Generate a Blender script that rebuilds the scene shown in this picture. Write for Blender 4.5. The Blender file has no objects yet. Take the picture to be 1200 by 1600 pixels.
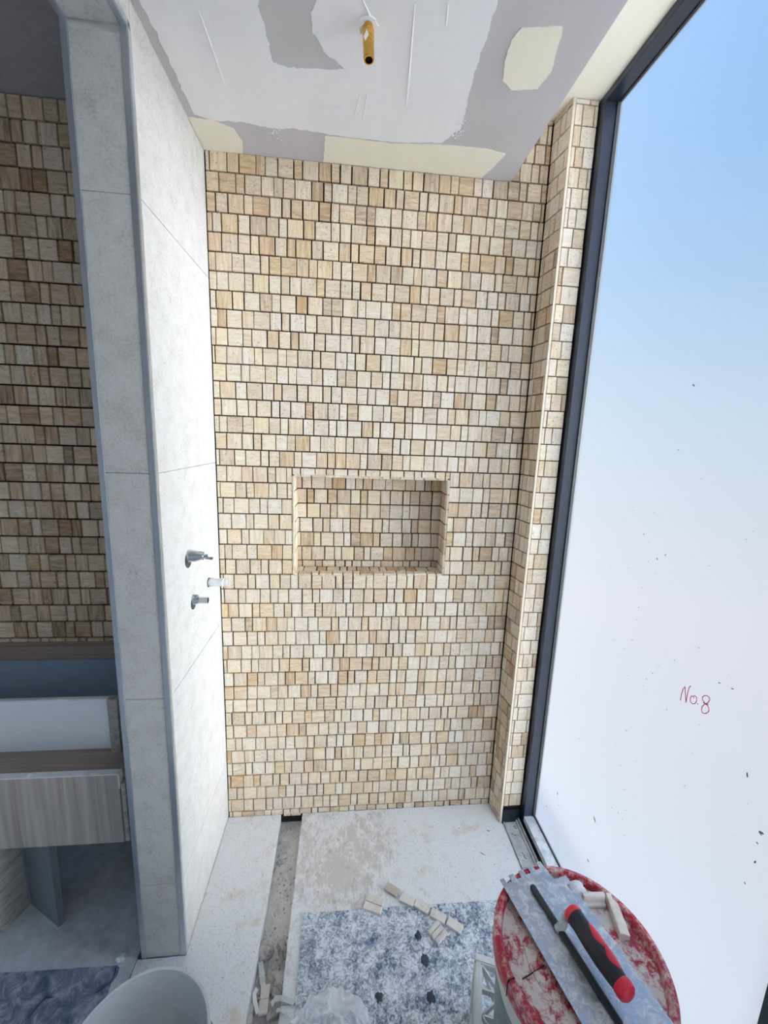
import bpy, bmesh, math, random
from math import radians, cos, sin, pi
from mathutils import Vector, Matrix, noise
from mathutils.geometry import tessellate_polygon

S = bpy.context.scene
COL = S.collection
rng = random.Random(7)

# ------------------------------------------------------------------ camera
F_PX, PITCH = 630.48, 0.055


def cam_rot(yaw, pitch, roll):
    yaw, pitch, roll = map(radians, (yaw, pitch, roll))
    fwd = Vector((sin(yaw) * cos(pitch), cos(yaw) * cos(pitch), -sin(pitch)))
    right = Vector((cos(yaw), -sin(yaw), 0))
    down = fwd.cross(right)
    return (cos(roll) * right + sin(roll) * down, -sin(roll) * right + cos(roll) * down, fwd)


CR, CD, CF = cam_rot(5.77035, 10.17023, -2.12334)
CP = Vector((7.90824, -25.75721, -15.10021 + 42.45)) * PITCH
cam = bpy.data.cameras.new('camera')
cam.sensor_fit = 'HORIZONTAL'
cam.sensor_width = 36
cam.lens = F_PX / 1200 * 36
cam.clip_start = 0.02
co = bpy.data.objects.new('camera', cam)
COL.objects.link(co)
co.matrix_world = Matrix(((CR.x, -CD.x, -CF.x, CP.x), (CR.y, -CD.y, -CF.y, CP.y), (CR.z, -CD.z, -CF.z, CP.z), (0, 0, 0, 1)))
S.camera = co


def at(u, v, ax, val):
    """point of the photograph's survey: where the sight line through (u, v) meets a plane of the room"""
    d = CR * ((u - 600) / F_PX) + CD * ((v - 800) / F_PX) + CF
    i = 'xyz'.index(ax)
    return CP + d * ((val - CP[i]) / d[i])


def px_size(p):
    d = Vector(p) - CP
    z = d.dot(CF)
    if z < 0.05:
        return None
    return 600 + F_PX * d.dot(CR) / z, 800 + F_PX * d.dot(CD) / z, F_PX / z


# ------------------------------------------------------------------ world, sun, exposure
W = bpy.data.worlds.new('sky')
S.world = W
W.use_nodes = True
nt = W.node_tree
nt.nodes.clear()
wo = nt.nodes.new('ShaderNodeOutputWorld')
bg = nt.nodes.new('ShaderNodeBackground')
bg.inputs['Strength'].default_value = 0.64
tc = nt.nodes.new('ShaderNodeTexCoord')
sx = nt.nodes.new('ShaderNodeSeparateXYZ')
mr = nt.nodes.new('ShaderNodeMapRange')
mr.inputs[1].default_value = -1
mr.inputs[2].default_value = 1
rp = nt.nodes.new('ShaderNodeValToRGB')
e = rp.color_ramp.elements
e[0].position = 0.0
e[0].color = (0.52, 0.66, 0.84, 1)
e[1].position = 1.0
e[1].color = (0.03, 0.26, 1.0, 1)
for p, c in ((0.38, (0.94, 0.92, 0.98, 1)), (0.52, (0.70, 0.86, 1.0, 1)), (0.70, (0.20, 0.54, 1.0, 1))):
    q = e.new(p)
    q.color = c
nt.links.new(tc.outputs['Generated'], sx.inputs[0])
nt.links.new(sx.outputs[2], mr.inputs[0])
nt.links.new(mr.outputs[0], rp.inputs[0])
nt.links.new(rp.outputs[0], bg.inputs[0])
nt.links.new(bg.outputs[0], wo.inputs[0])

sl = bpy.data.lights.new('sun', 'SUN')
sl.energy = 15.5
sl.angle = radians(12)
sl.color = (0.93, 0.97, 1.0)
so = bpy.data.objects.new('sun', sl)
COL.objects.link(so)
so.location = (5, -1, 4)
so.rotation_euler = Vector((-0.93, 0.27, -0.05)).to_track_quat('-Z', 'Y').to_euler()

S.view_settings.view_transform = 'Standard'
S.view_settings.look = 'None'
S.view_settings.gamma = 1
S.view_settings.use_curve_mapping = False
S.view_settings.exposure = 0.12
S.cycles.max_bounces = 10
S.cycles.diffuse_bounces = 7
S.cycles.transmission_bounces = 6
S.cycles.sample_clamp_indirect = 8
S.cycles.use_denoising = True


# ------------------------------------------------------------------ materials
class NT:
    def __init__(s, name):
        s.m = bpy.data.materials.new(name)
        s.m.use_nodes = True
        s.t = s.m.node_tree
        s.b = s.t.nodes['Principled BSDF']
        s.out = s.t.nodes['Material Output']
        g = s.t.nodes.new('ShaderNodeNewGeometry')
        s.pos = g.outputs['Position']
        s.nrm = g.outputs['Normal']

    def n(s, typ, **kw):
        n = s.t.nodes.new('ShaderNode' + typ)
        for k, v in kw.items():
            setattr(n, k, v)
        return n

    def l(s, a, b):
        s.t.links.new(a, b)

    def put(s, sock, v):
        if hasattr(v, 'is_output'):
            s.l(v, sock)
        elif isinstance(v, tuple) and len(v) == 3 and sock.type == 'RGBA':
            sock.default_value = (*v, 1)
        else:
            sock.default_value = v

    def math(s, op, a, b=0.0, c=None):
        n = s.n('Math', operation=op)
        s.put(n.inputs[0], a)
        s.put(n.inputs[1], b)
        if c is not None:
            s.put(n.inputs[2], c)
        return n.outputs[0]

    def vmul(s, v, k):
        n = s.n('VectorMath', operation='MULTIPLY')
        s.put(n.inputs[0], v)
        s.put(n.inputs[1], k)
        return n.outputs[0]

    def vadd(s, v, k):
        n = s.n('VectorMath', operation='ADD')
        s.put(n.inputs[0], v)
        s.put(n.inputs[1], k)
        return n.outputs[0]

    def noise(s, vec, scale, detail=4, rough=0.55, dist=0.0):
        n = s.n('TexNoise')
        s.put(n.inputs['Vector'], vec)
        n.inputs['Scale'].default_value = scale
        n.inputs['Detail'].default_value = detail
        n.inputs['Roughness'].default_value = rough
        n.inputs['Distortion'].default_value = dist
        return n.outputs['Fac']

    def ramp(s, fac, stops):
        n = s.n('ValToRGB')
        e = n.color_ramp.elements
        while len(e) < len(stops):
            e.new(0.5)
        for i, (p, c) in enumerate(sorted(stops, key=lambda q: q[0])):
            e[i].position = p
            e[i].color = (c, c, c, 1) if not isinstance(c, tuple) else (*c, 1)
        s.l(fac, n.inputs[0])
        return n.outputs[0]

    def mix(s, fac, a, b, mode='MIX'):
        n = s.n('Mix', data_type='RGBA', blend_type=mode)
        s.put(n.inputs[0], fac)
        s.put(n.inputs[6], a)
        s.put(n.inputs[7], b)
        return n.outputs[2]

    def bump(s, h, strength=0.3, dist=0.002):
        n = s.n('Bump')
        n.inputs['Strength'].default_value = strength
        n.inputs['Distance'].default_value = dist
        s.l(h, n.inputs['Height'])
        s.l(n.outputs[0], s.b.inputs['Normal'])

    def done(s, col=None, rough=0.6, metal=0.0, spec=0.4):
        if col is not None:
            s.put(s.b.inputs['Base Color'], col)
        s.put(s.b.inputs['Roughness'], rough)
        s.put(s.b.inputs['Metallic'], metal)
        s.b.inputs['Specular IOR Level'].default_value = spec
        return s.m


def plain(name, c, rough=0.6, metal=0.0, var=0.08, scale=40, spec=0.4, bump=0.0):
    t = NT(name)
    f = t.noise(t.pos, scale, 5, 0.6)
    lo = tuple(max(0, x * (1 - var)) for x in c)
    hi = tuple(min(1, x * (1 + var)) for x in c)
    t_col = t.ramp(f, [(0.3, lo), (0.7, hi)])
    if bump:
        t.bump(f, bump)
    return t.done(t_col, rough, metal, spec)


def m_travertine():
    t = NT('travertine')
    a = t.n('Attribute', attribute_name='tint')
    sep = t.n('SeparateColor')
    t.l(a.outputs['Color'], sep.inputs[0])
    tone, seed, ori = sep.outputs[0], sep.outputs[1], sep.outputs[2]
    cmb = t.n('CombineXYZ')
    for i in range(3):
        t.l(t.math('MULTIPLY', seed, 13.7 + 5 * i), cmb.inputs[i])
    p = t.vadd(t.pos, cmb.outputs[0])
    hv = t.noise(t.vmul(p, (16, 16, 95)), 1.0, 6, 0.68, 1.1)
    vv = t.noise(t.vmul(p, (100, 100, 12)), 1.0, 5, 0.65, 0.6)
    mx = t.n('Mix', data_type='FLOAT')
    t.l(t.math('GREATER_THAN', ori, 0.5), mx.inputs[0])
    t.l(hv, mx.inputs[2])
    t.l(vv, mx.inputs[3])
    vein = mx.outputs[0]
    fac = t.math('ADD', tone, t.math('MULTIPLY', t.math('SUBTRACT', vein, 0.5), 1.25))
    warm = t.ramp(fac, [(0.0, (0.22, 0.125, 0.065)), (0.2, (0.35, 0.225, 0.128)), (0.42, (0.50, 0.36, 0.228)),
                        (0.62, (0.62, 0.485, 0.335)), (0.82, (0.70, 0.59, 0.445)), (1.0, (0.77, 0.700, 0.595))])
    cool = t.ramp(fac, [(0.0, (0.20, 0.135, 0.085)), (0.25, (0.37, 0.275, 0.185)), (0.5, (0.55, 0.445, 0.325)), (0.75, (0.68, 0.59, 0.46)), (1.0, (0.77, 0.70, 0.59))])
    ochre = t.ramp(fac, [(0.0, (0.24, 0.13, 0.05)), (0.35, (0.48, 0.31, 0.14)), (0.6, (0.66, 0.50, 0.29)), (0.85, (0.75, 0.64, 0.44)), (1.0, (0.78, 0.70, 0.55))])
    base = t.mix(t.ramp(seed, [(0.3, 0.15), (0.5, 1.0)]), warm, cool)
    base = t.mix(t.ramp(seed, [(0.75, 0.0), (0.80, 0.55)]), base, ochre)
    pit = t.noise(t.vmul(p, (170, 170, 240)), 1.0, 2, 0.5)
    pm = t.ramp(pit, [(0.63, 0.0), (0.67, 1.0)])
    base = t.mix(t.math('MULTIPLY', pm, 0.55), base, (0.17, 0.10, 0.06))
    h = t.math('SUBTRACT', t.math('MULTIPLY', vein, 0.35), pm)
    t.bump(h, 0.35, 0.0015)
    return t.done(base, 0.62, 0, 0.3)


def m_slab():
    t = NT('dusty travertine slab')
    v = t.noise(t.vmul(t.pos, (38, 5, 20)), 1.0, 6, 0.65, 0.5)
    dust = t.noise(t.pos, 26, 8, 0.75)
    big = t.noise(t.pos, 5, 4, 0.6, 0.8)
    base = t.ramp(v, [(0.25, (0.52, 0.42, 0.32)), (0.5, (0.66, 0.58, 0.49)), (0.8, (0.74, 0.69, 0.62))])
    cover = t.ramp(t.math('ADD', t.math('MULTIPLY', dust, 0.55), t.math('MULTIPLY', big, 0.45)), [(0.38, 0.25), (0.47, 0.92)])
    col = t.mix(cover, base, (0.80, 0.82, 0.85))
    # tan patches where the dust has been worn or wetted off, in speckles and round drips
    dst = t.n('VectorMath', operation='DISTANCE')
    t.l(t.vmul(t.pos, (1, 0.9, 0)), dst.inputs[0])
    dst.inputs[1].default_value = (0.43, -0.20, 0)
    near = t.math('SUBTRACT', 1.0, t.math('DIVIDE', dst.outputs['Value'], 0.34))
    field = t.math('ADD', t.math('MULTIPLY', near, 0.16), t.math('MULTIPLY', big, 0.45))
    speck = t.noise(t.vmul(t.pos, (1.5, 0.7, 1)), 85, 6, 0.72, 0.5)
    mid = t.noise(t.vmul(t.pos, (1.2, 0.9, 1)), 30, 4, 0.6)
    sm = t.ramp(t.math('ADD', field, t.math('ADD', t.math('MULTIPLY', speck, 0.40), t.math('MULTIPLY', mid, 0.28))), [(0.645, 0.0), (0.73, 1.0)])
    col = t.mix(t.math('MULTIPLY', sm, 0.60), col, (0.44, 0.36, 0.29))
    vo = t.n('TexVoronoi')
    vo.inputs['Scale'].default_value = 30
    t.l(t.vmul(t.pos, (1, 1, 0)), vo.inputs['Vector'])
    drip = t.math('MULTIPLY', t.math('LESS_THAN', t.math('ADD', vo.outputs['Distance'], t.math('MULTIPLY', dust, 0.25)), 0.34), t.math('GREATER_THAN', t.math('ADD', near, t.math('MULTIPLY', mid, 0.6)), 0.98))
    col = t.mix(t.math('MULTIPLY', drip, 0.65), col, (0.42, 0.35, 0.29))
    grit = t.ramp(t.noise(t.vmul(t.pos, (1.3, 0.8, 1)), 170, 5, 0.75), [(0.52, 0.0), (0.66, 1.0)])
    col = t.mix(t.math('MULTIPLY', grit, 0.55), col, (0.40, 0.39, 0.39))
    spot = t.ramp(t.noise(t.pos, 120, 3, 0.6), [(0.66, 0.0), (0.70, 1.0)])
    col = t.mix(t.math('MULTIPLY', spot, 0.7), col, (0.25, 0.22, 0.20))
    t.bump(t.math('SUBTRACT', dust, t.math('MULTIPLY', spot, 0.5)), 0.5, 0.002)
    return t.done(col, 0.85, 0, 0.2)


def m_porcelain():
    t = NT('stone look porcelain')
    a = t.noise(t.pos, 22, 7, 0.7)
    b = t.noise(t.pos, 160, 4, 0.7)
    f = t.math('ADD', t.math('MULTIPLY', a, 0.45), t.math('MULTIPLY', b, 0.55))
    col = t.ramp(f, [(0.34, (0.36, 0.35, 0.325)), (0.5, (0.545, 0.53, 0.505)), (0.68, (0.62, 0.61, 0.59))])
    t.bump(b, 0.12, 0.001)
    return t.done(col, 0.62, 0, 0.3)


def m_mat(name, blue, white, lo, hi, scale, rough=0.7):
    t = NT(name)
    a = t.noise(t.pos, scale, 9, 0.80, 0.9)
    b = t.noise(t.pos, scale * 0.22, 4, 0.6)
    f = t.math('ADD', t.math('MULTIPLY', a, 0.72), t.math('MULTIPLY', b, 0.28))
    col = t.ramp(f, [(lo, blue), ((lo + hi) / 2, tuple((x + y) / 2.4 for x, y in zip(blue, white))), (hi, white)])
    t.bump(a, 0.4, 0.0015)
    return t.done(col, rough, 0, 0.3)


def m_wood(name, c0, c1, axis, rough=0.55):
    t = NT(name)
    k = {'x': (2, 60, 60), 'y': (60, 1.5, 90), 'z': (45, 45, 1.6)}[axis]
    f = t.noise(t.vmul(t.pos, k), 1.0, 6, 0.6, 0.5)
    col = t.ramp(f, [(0.3, c0), (0.7, c1)])
    return t.done(col, rough, 0, 0.3)


def m_pane():
    t = NT('frosted glass')
    tr = t.n('BsdfTranslucent')
    tr.inputs[0].default_value = (0.93, 0.96, 0.99, 1)
    rf = t.n('BsdfRefraction', distribution='GGX')
    rf.inputs['Color'].default_value = (0.96, 0.98, 1, 1)
    rf.inputs['Roughness'].default_value = 0.45
    rf.inputs['IOR'].default_value = 1.25
    df = t.n('BsdfDiffuse')
    df.inputs[0].default_value = (0.75, 0.78, 0.8, 1)
    m1 = t.n('MixShader')
    m1.inputs[0].default_value = 0.985
    t.l(tr.outputs[0], m1.inputs[1])
    t.l(rf.outputs[0], m1.inputs[2])
    m2 = t.n('MixShader')
    m2.inputs[0].default_value = 0.04
    t.l(m1.outputs[0], m2.inputs[1])
    t.l(df.outputs[0], m2.inputs[2])
    t.l(m2.outputs[0], t.out.inputs[0])
    return t.m


def m_clear(name, tint, gloss=0.08):
    t = NT(name)
    a = t.n('BsdfTransparent')
    a.inputs[0].default_value = (*tint, 1)
    g = t.n('BsdfGlossy')
    g.inputs['Roughness'].default_value = 0.05
    m = t.n('MixShader')
    m.inputs[0].default_value = gloss
    t.l(a.outputs[0], m.inputs[1])
    t.l(g.outputs[0], m.inputs[2])
    t.l(m.outputs[0], t.out.inputs[0])
    return t.m


def m_film():
    t = NT('clear plastic film')
    a = t.n('BsdfTransparent')
    a.inputs[0].default_value = (0.95, 0.97, 1, 1)
    d = t.n('BsdfPrincipled')
    d.inputs['Base Color'].default_value = (0.95, 0.97, 0.99, 1)
    d.inputs['Roughness'].default_value = 0.16
    lw = t.n('LayerWeight')
    lw.inputs[0].default_value = 0.45
    f = t.math('ADD', 0.13, t.math('MULTIPLY', lw.outputs['Facing'], 0.80))
    m = t.n('MixShader')
    t.l(f, m.inputs[0])
    t.l(a.outputs[0], m.inputs[1])
    t.l(d.outputs[0], m.inputs[2])
    t.l(m.outputs[0], t.out.inputs[0])
    return t.m


def m_dusty(name, col, dust, lo, hi, scale, rough=0.45, amount=1.0):
    t = NT(name)
    a = t.noise(t.pos, scale, 9, 0.75, 0.3)
    b = t.noise(t.pos, scale * 0.2, 4, 0.6)
    f = t.math('ADD', t.math('MULTIPLY', a, 0.6), t.math('MULTIPLY', b, 0.4))
    c = t.mix(t.math('MULTIPLY', t.ramp(f, [(lo, 0.0), (hi, 1.0)]), amount), col, dust)
    t.bump(a, 0.3, 0.001)
    return t.done(c, rough, 0, 0.4)


def m_board(name, c, var=0.06, ridge=True):
    t = NT(name)
    a = t.noise(t.pos, 90, 5, 0.7)
    b = t.noise(t.vmul(t.pos, (14, 3, 1)), 1.0, 5, 0.6, 0.5)
    f = t.math('ADD', t.math('MULTIPLY', a, 0.4), t.math('MULTIPLY', b, 0.6))
    col = t.ramp(f, [(0.3, tuple(x * (1 - var) for x in c)), (0.7, tuple(min(1, x * (1 + var)) for x in c))])
    if ridge:
        t.bump(b, 0.25, 0.003)
    return t.done(col, 0.85, 0, 0.15)


def m_trowel():
    t = NT('trowel steel')
    a = t.noise(t.pos, 60, 7, 0.7, 1.2)
    f = t.ramp(a, [(0.45, 0.0), (0.62, 1.0)])
    col = t.mix(f, (0.42, 0.45, 0.48), (0.66, 0.70, 0.73))
    rg = t.math('ADD', 0.28, t.math('MULTIPLY', f, 0.4))
    t.bump(a, 0.5, 0.0015)
    t.b.inputs['Roughness'].default_value = 0.3
    t.l(t.math('SUBTRACT', 0.85, t.math('MULTIPLY', f, 0.75)), t.b.inputs['Metallic'])
    t.l(rg, t.b.inputs['Roughness'])
    t.put(t.b.inputs['Base Color'], col)
    return t.m


M = {
    'tile': m_travertine(),
    'adhesive': plain('dark adhesive bed', (0.03, 0.021, 0.016), 0.95, var=0.25, scale=80),
    'slab': m_slab(),
    'porcelain': m_porcelain(),
    'joint': plain('joint', (0.70, 0.69, 0.66), 0.8),
    'alu': plain('brushed aluminium', (0.62, 0.66, 0.70), 0.32, 0.9, 0.05),
    'frame': m_dusty('dark navy powder coat', (0.012, 0.016, 0.026), (0.25, 0.27, 0.30), 0.60, 0.80, 30, 0.28, 0.5),
    'sill': m_dusty('dusty sill metal', (0.30, 0.34, 0.38), (0.60, 0.62, 0.62), 0.42, 0.6, 30, 0.4),
    'gasket': plain('black gasket', (0.01, 0.011, 0.013), 0.5),
    'pane': m_pane(),
    'clear': m_clear('clear outer glass', (0.97, 0.985, 1.0), 0.0),
    'board': m_board('grey plasterboard paper', (0.55, 0.53, 0.54), 0.05, False),
    'skim': m_board('white joint compound', (0.86, 0.86, 0.87), 0.04),
    'cream': m_board('cream compound', (0.88, 0.84, 0.70), 0.03),
    'paint': plain('off white wall', (0.76, 0.76, 0.76), 0.8),
    'dim': plain('grey undercoat', (0.33, 0.33, 0.34), 0.8),
    'screed': m_dusty('grey screed', (0.50, 0.51, 0.52), (0.78, 0.80, 0.82), 0.36, 0.58, 30, 0.9),
    'trench': m_dusty('dusty trench screed', (0.38, 0.36, 0.33), (0.66, 0.65, 0.63), 0.36, 0.54, 40, 0.9),
    'mat': m_mat('blue membrane with plaster', (0.030, 0.075, 0.16), (0.74, 0.81, 0.86), 0.412, 0.556, 95),
    'mat2': m_mat('dark blue sheet', (0.085, 0.14, 0.25), (0.52, 0.59, 0.66), 0.42, 0.60, 26),
    'brass': plain('brass', (0.62, 0.36, 0.08), 0.25, 1.0, 0.15, 90),
    'dark': plain('dark bore', (0.008, 0.006, 0.006), 0.9),
    'chrome': plain('chromed steel', (0.50, 0.54, 0.57), 0.22, 1.0, 0.1),
    'tape': plain('white tape', (0.74, 0.76, 0.78), 0.55, var=0.1, scale=200, bump=0.5),
    'red': m_dusty('red plastic under plaster dust', (0.34, 0.008, 0.03), (0.62, 0.50, 0.49), 0.47, 0.60, 75),
    'lid': m_dusty('red lid deck under plaster', (0.32, 0.012, 0.03), (0.60, 0.55, 0.52), 0.445, 0.525, 55),
    'pail': plain('white pail plastic', (0.60, 0.62, 0.58), 0.5),
    'label': plain('grey green label', (0.16, 0.21, 0.19), 0.5, var=0.3, scale=20),
    'white': plain('white plastic', (0.72, 0.74, 0.75), 0.45, var=0.05, scale=25),
    'crate': plain('dusty white plastic', (0.60, 0.62, 0.61), 0.55, var=0.12, scale=30),
    'steel': m_trowel(),
    'grip': m_dusty('black rubber', (0.012, 0.014, 0.018), (0.25, 0.27, 0.30), 0.60, 0.75, 60, 0.5, 0.6),
    'redgrip': m_dusty('red rubber', (0.58, 0.012, 0.04), (0.65, 0.35, 0.38), 0.58, 0.75, 60, 0.45, 0.6),
    'walnut_z': m_wood('grey timber laminate upright', (0.26, 0.235, 0.205), (0.50, 0.46, 0.41), 'z'),
    'walnut_x': m_wood('grey timber laminate level', (0.25, 0.19, 0.16), (0.42, 0.34, 0.29), 'x'),
    'walnut_y': m_wood('grey timber offcut', (0.26, 0.24, 0.20), (0.55, 0.52, 0.46), 'y'),
    'melamine': plain('white melamine', (0.84, 0.87, 0.90), 0.5, var=0.02),
    'bluegrey': plain('blue grey lining', (0.40, 0.52, 0.66), 0.7, var=0.05),
    'edge': plain('white chipped edging', (0.80, 0.80, 0.78), 0.6),
    'grey': plain('grey laminate', (0.22, 0.24, 0.25), 0.6, var=0.1),
    'carcass': plain('carcass board in gap shade', (0.035, 0.03, 0.03), 0.8),
    'navy': plain('navy sheet underside', (0.03, 0.06, 0.13), 0.6, var=0.3),
    'mesh': plain('white fibre mesh', (0.70, 0.69, 0.66), 0.8),
    'offcut': m_dusty('pale cut stone', (0.52, 0.46, 0.40), (0.74, 0.70, 0.65), 0.34, 0.54, 70, 0.8),
    'offcut_tan': m_dusty('tan cut stone', (0.40, 0.34, 0.28), (0.58, 0.53, 0.48), 0.38, 0.62, 70, 0.8),
    'lump': m_dusty('grey mortar', (0.30, 0.28, 0.26), (0.52, 0.50, 0.47), 0.4, 0.6, 50, 0.95),
    'ink': plain('red marker ink', (0.42, 0.02, 0.10), 0.5),
    'grime': plain('grime', (0.16, 0.17, 0.20), 0.9),
    'film': m_film(),
}


# ------------------------------------------------------------------ mesh helpers
def link(name, me, mats, parent=None, loc=None):
    o = bpy.data.objects.new(name, me)
    COL.objects.link(o)
    if mats is not None:
        for m in (mats if isinstance(mats, (list, tuple)) else [mats]):
            if m.name not in me.materials:
                me.materials.append(m)
    if parent is not None:
        o.parent = parent
    if loc is not None:
        o.location = loc
    return o


def obj(name, bm, m, parent=None, smooth=False, loc=None):
    bmesh.ops.recalc_face_normals(bm, faces=bm.faces[:])
    me = bpy.data.meshes.new(name)
    bm.to_mesh(me)
    bm.free()
    if smooth:
        for p in me.polygons:
            p.use_smooth = True
        me.set_sharp_from_angle(angle=radians(40))
    return link(name, me, m, parent, loc)


def struct(o, label=None):
    o['kind'] = 'structure'
    if label:
        o['label'] = label
    return o


def tag(o, label, cat, group=None):
    o['label'] = label
    o['category'] = cat
    if group:
        o['group'] = group
    return o


def thing(name, label, cat, loc=(0, 0, 0), rz=0.0, group=None):
    o = bpy.data.objects.new(name, None)
    o.empty_display_size = 0.05
    COL.objects.link(o)
    o.location = loc
    o.rotation_euler = (0, 0, rz)
    return tag(o, label, cat, group)


def add_box(bm, lo, hi, bev=0.0, mat=None):
    lo, hi = Vector(lo), Vector(hi)
    r = bmesh.ops.create_cube(bm, size=1)
    vs = r['verts']
    for v in vs:
        v.co = Vector((lo[i] if v.co[i] < 0 else hi[i] for i in range(3)))
        if mat is not None:
            v.co = mat @ v.co
    if bev:
        es = {e for v in vs for e in v.link_edges}
        bmesh.ops.bevel(bm, geom=list(es), offset=bev, segments=2, affect='EDGES')
    return vs


def box(name, lo, hi, m, parent=None, bev=0.0):
    bm = bmesh.new()
    add_box(bm, lo, hi, bev)
    return obj(name, bm, m, parent)


def add_tube(bm, pts, rad, seg=10, cap=True):
    pts = [Vector(p) for p in pts]
    rads = rad if isinstance(rad, (list, tuple)) else [rad] * len(pts)
    rings = []
    up = None
    for i, p in enumerate(pts):
        d = (pts[min(i + 1, len(pts) - 1)] - pts[max(i - 1, 0)]).normalized()
        if up is None:
            up = Vector((0, 0, 1)) if abs(d.z) < 0.9 else Vector((1, 0, 0))
        a = d.cross(up).normalized()
        b = a.cross(d).normalized()
        up = b
        rings.append([bm.verts.new(p + (a * cos(2 * pi * k / seg) + b * sin(2 * pi * k / seg)) * rads[i]) for k in range(seg)])
    for r0, r1 in zip(rings, rings[1:]):
        for k in range(seg):
            bm.faces.new((r0[k], r0[(k + 1) % seg], r1[(k + 1) % seg], r1[k]))
    if cap:
        bm.faces.new(rings[0][::-1])
        bm.faces.new(rings[-1])


def add_lathe(bm, prof, seg=48, c=(0, 0, 0)):
    c = Vector(c)
    rings = []
    for r, z in prof:
        if r < 1e-6:
            rings.append([bm.verts.new(c + Vector((0, 0, z)))])
        else:
            rings.append([bm.verts.new(c + Vector((r * cos(2 * pi * k / seg), r * sin(2 * pi * k / seg), z))) for k in range(seg)])
    for r0, r1 in zip(rings, rings[1:]):
        for k in range(seg):
            j = (k + 1) % seg
            if len(r0) == 1 and len(r1) > 1:
                bm.faces.new((r0[0], r1[j], r1[k]))
            elif len(r1) == 1 and len(r0) > 1:
                bm.faces.new((r0[k], r0[j], r1[0]))
            elif len(r0) > 1:
                bm.faces.new((r0[k], r0[j], r1[j], r1[k]))


def add_prism(bm, poly, z0, z1, mat=None):
    lo = [bm.verts.new((x, y, z0)) for x, y in poly]
    hi = [bm.verts.new((x, y, z1)) for x, y in poly]
    if mat is not None:
        for v in lo + hi:
            v.co = mat @ v.co
    n = len(poly)
    for a, b, c in tessellate_polygon([[Vector((x, y, 0)) for x, y in poly]]):
        bm.faces.new((lo[a], lo[c], lo[b]))
        bm.faces.new((hi[a], hi[b], hi[c]))
    for i in range(n):
        bm.faces.new((lo[i], lo[(i + 1) % n], hi[(i + 1) % n], hi[i]))


def ragged(poly, step=0.008, amp=0.003, seed=0, frq=60):
    out = []
    n = len(poly)
    for i in range(n):
        a, b = Vector((*poly[i], 0)), Vector((*poly[(i + 1) % n], 0))
        k = max(1, int((b - a).length / step))
        for j in range(k):
            p = a.lerp(b, j / k)
            q = Vector((p.x * frq, p.y * frq, seed * 3.1))
            q2 = q * 3.3
            out.append((p.x + amp * (noise.noise(q) + 0.6 * noise.noise(q2)), p.y + amp * (noise.noise(q + Vector((9, 4, 2))) + 0.6 * noise.noise(q2 + Vector((5, 1, 7))))))
    return out


def rotz(a, loc=(0, 0, 0)):
    return Matrix.Translation(Vector(loc)) @ Matrix.Rotation(a, 4, 'Z')


# ------------------------------------------------------------------ mosaic tiling
TONES = [0.30, 0.40, 0.48, 0.55, 0.60, 0.66, 0.70, 0.74, 0.78, 0.82, 0.86, 0.92]
POOL = {}


def tile_geo(w, h, t=0.0105, c=0.0009):
    x, y = w / 2, h / 2
    v = []
    for z, s in ((0, 0), (t - c, 0), (t, c)):
        v += [(-x + s, -y + s, z), (x - s, -y + s, z), (x - s, y - s, z), (-x + s, y - s, z)]
    f = []
    for r in (0, 4):
        for k in range(4):
            f.append((r + k, r + (k + 1) % 4, r + 4 + (k + 1) % 4, r + 4 + k))
    f.append((8, 9, 10, 11))
    return v, f


def tile_mesh(w, h, var):
    key = (round(w, 4), round(h, 4), var)
    if key in POOL:
        return POOL[key]
    v, f = tile_geo(key[0], key[1])
    me = bpy.data.meshes.new('tile')
    me.from_pydata(v, [], f)
    a = me.attributes.new('tint', 'FLOAT_COLOR', 'POINT')
    tone, seed, ori = var
    a.data.foreach_set('color', [tone, seed, ori, 1.0] * len(v))
    me.materials.append(M['tile'])
    POOL[key] = me
    return me


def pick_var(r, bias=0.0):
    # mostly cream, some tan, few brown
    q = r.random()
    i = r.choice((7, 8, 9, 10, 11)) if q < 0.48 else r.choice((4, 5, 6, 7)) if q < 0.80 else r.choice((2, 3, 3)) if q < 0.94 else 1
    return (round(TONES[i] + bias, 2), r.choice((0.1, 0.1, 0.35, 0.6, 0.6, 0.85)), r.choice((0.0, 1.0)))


def lay_rows(r, x0, x1, rows, p, gap, bias=0.0):
    """rows: list of (z0, z1). yields (cx, cz, w, h, var) in wall coordinates"""
    out = []
    for z0, z1 in rows:
        h = z1 - z0 - gap
        if h < 0.004:
            continue
        x = x0 - r.random() * p
        seq = []
        lead = False
        while x < x1:
            if not seq:
                seq = r.choice(([0.90, 0.66, 0.90, 0.48, 0.68], [0.88, 0.48, 0.68, 0.90, 0.66, 0.50], [0.68, 0.90, 0.48, 0.88, 0.66, 0.50]))[:]
            w = seq.pop() * p
            a, b = max(x, x0), min(x + w, x1)
            if x1 - b < 0.011:
                b = x1
            if a == x0 and b - a < 0.009:
                lead = True
                x += w
                continue
            if lead:
                a, lead = x0, False
            g = gap * r.choice((0.6, 0.9, 1.15))
            if b - a > 0.009:
                ww = round((b - a - g) / 0.0005) * 0.0005
                out.append(((a + b) / 2, (z0 + z1) / 2, ww, h, pick_var(r, bias)))
            x += w
    return out


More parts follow.
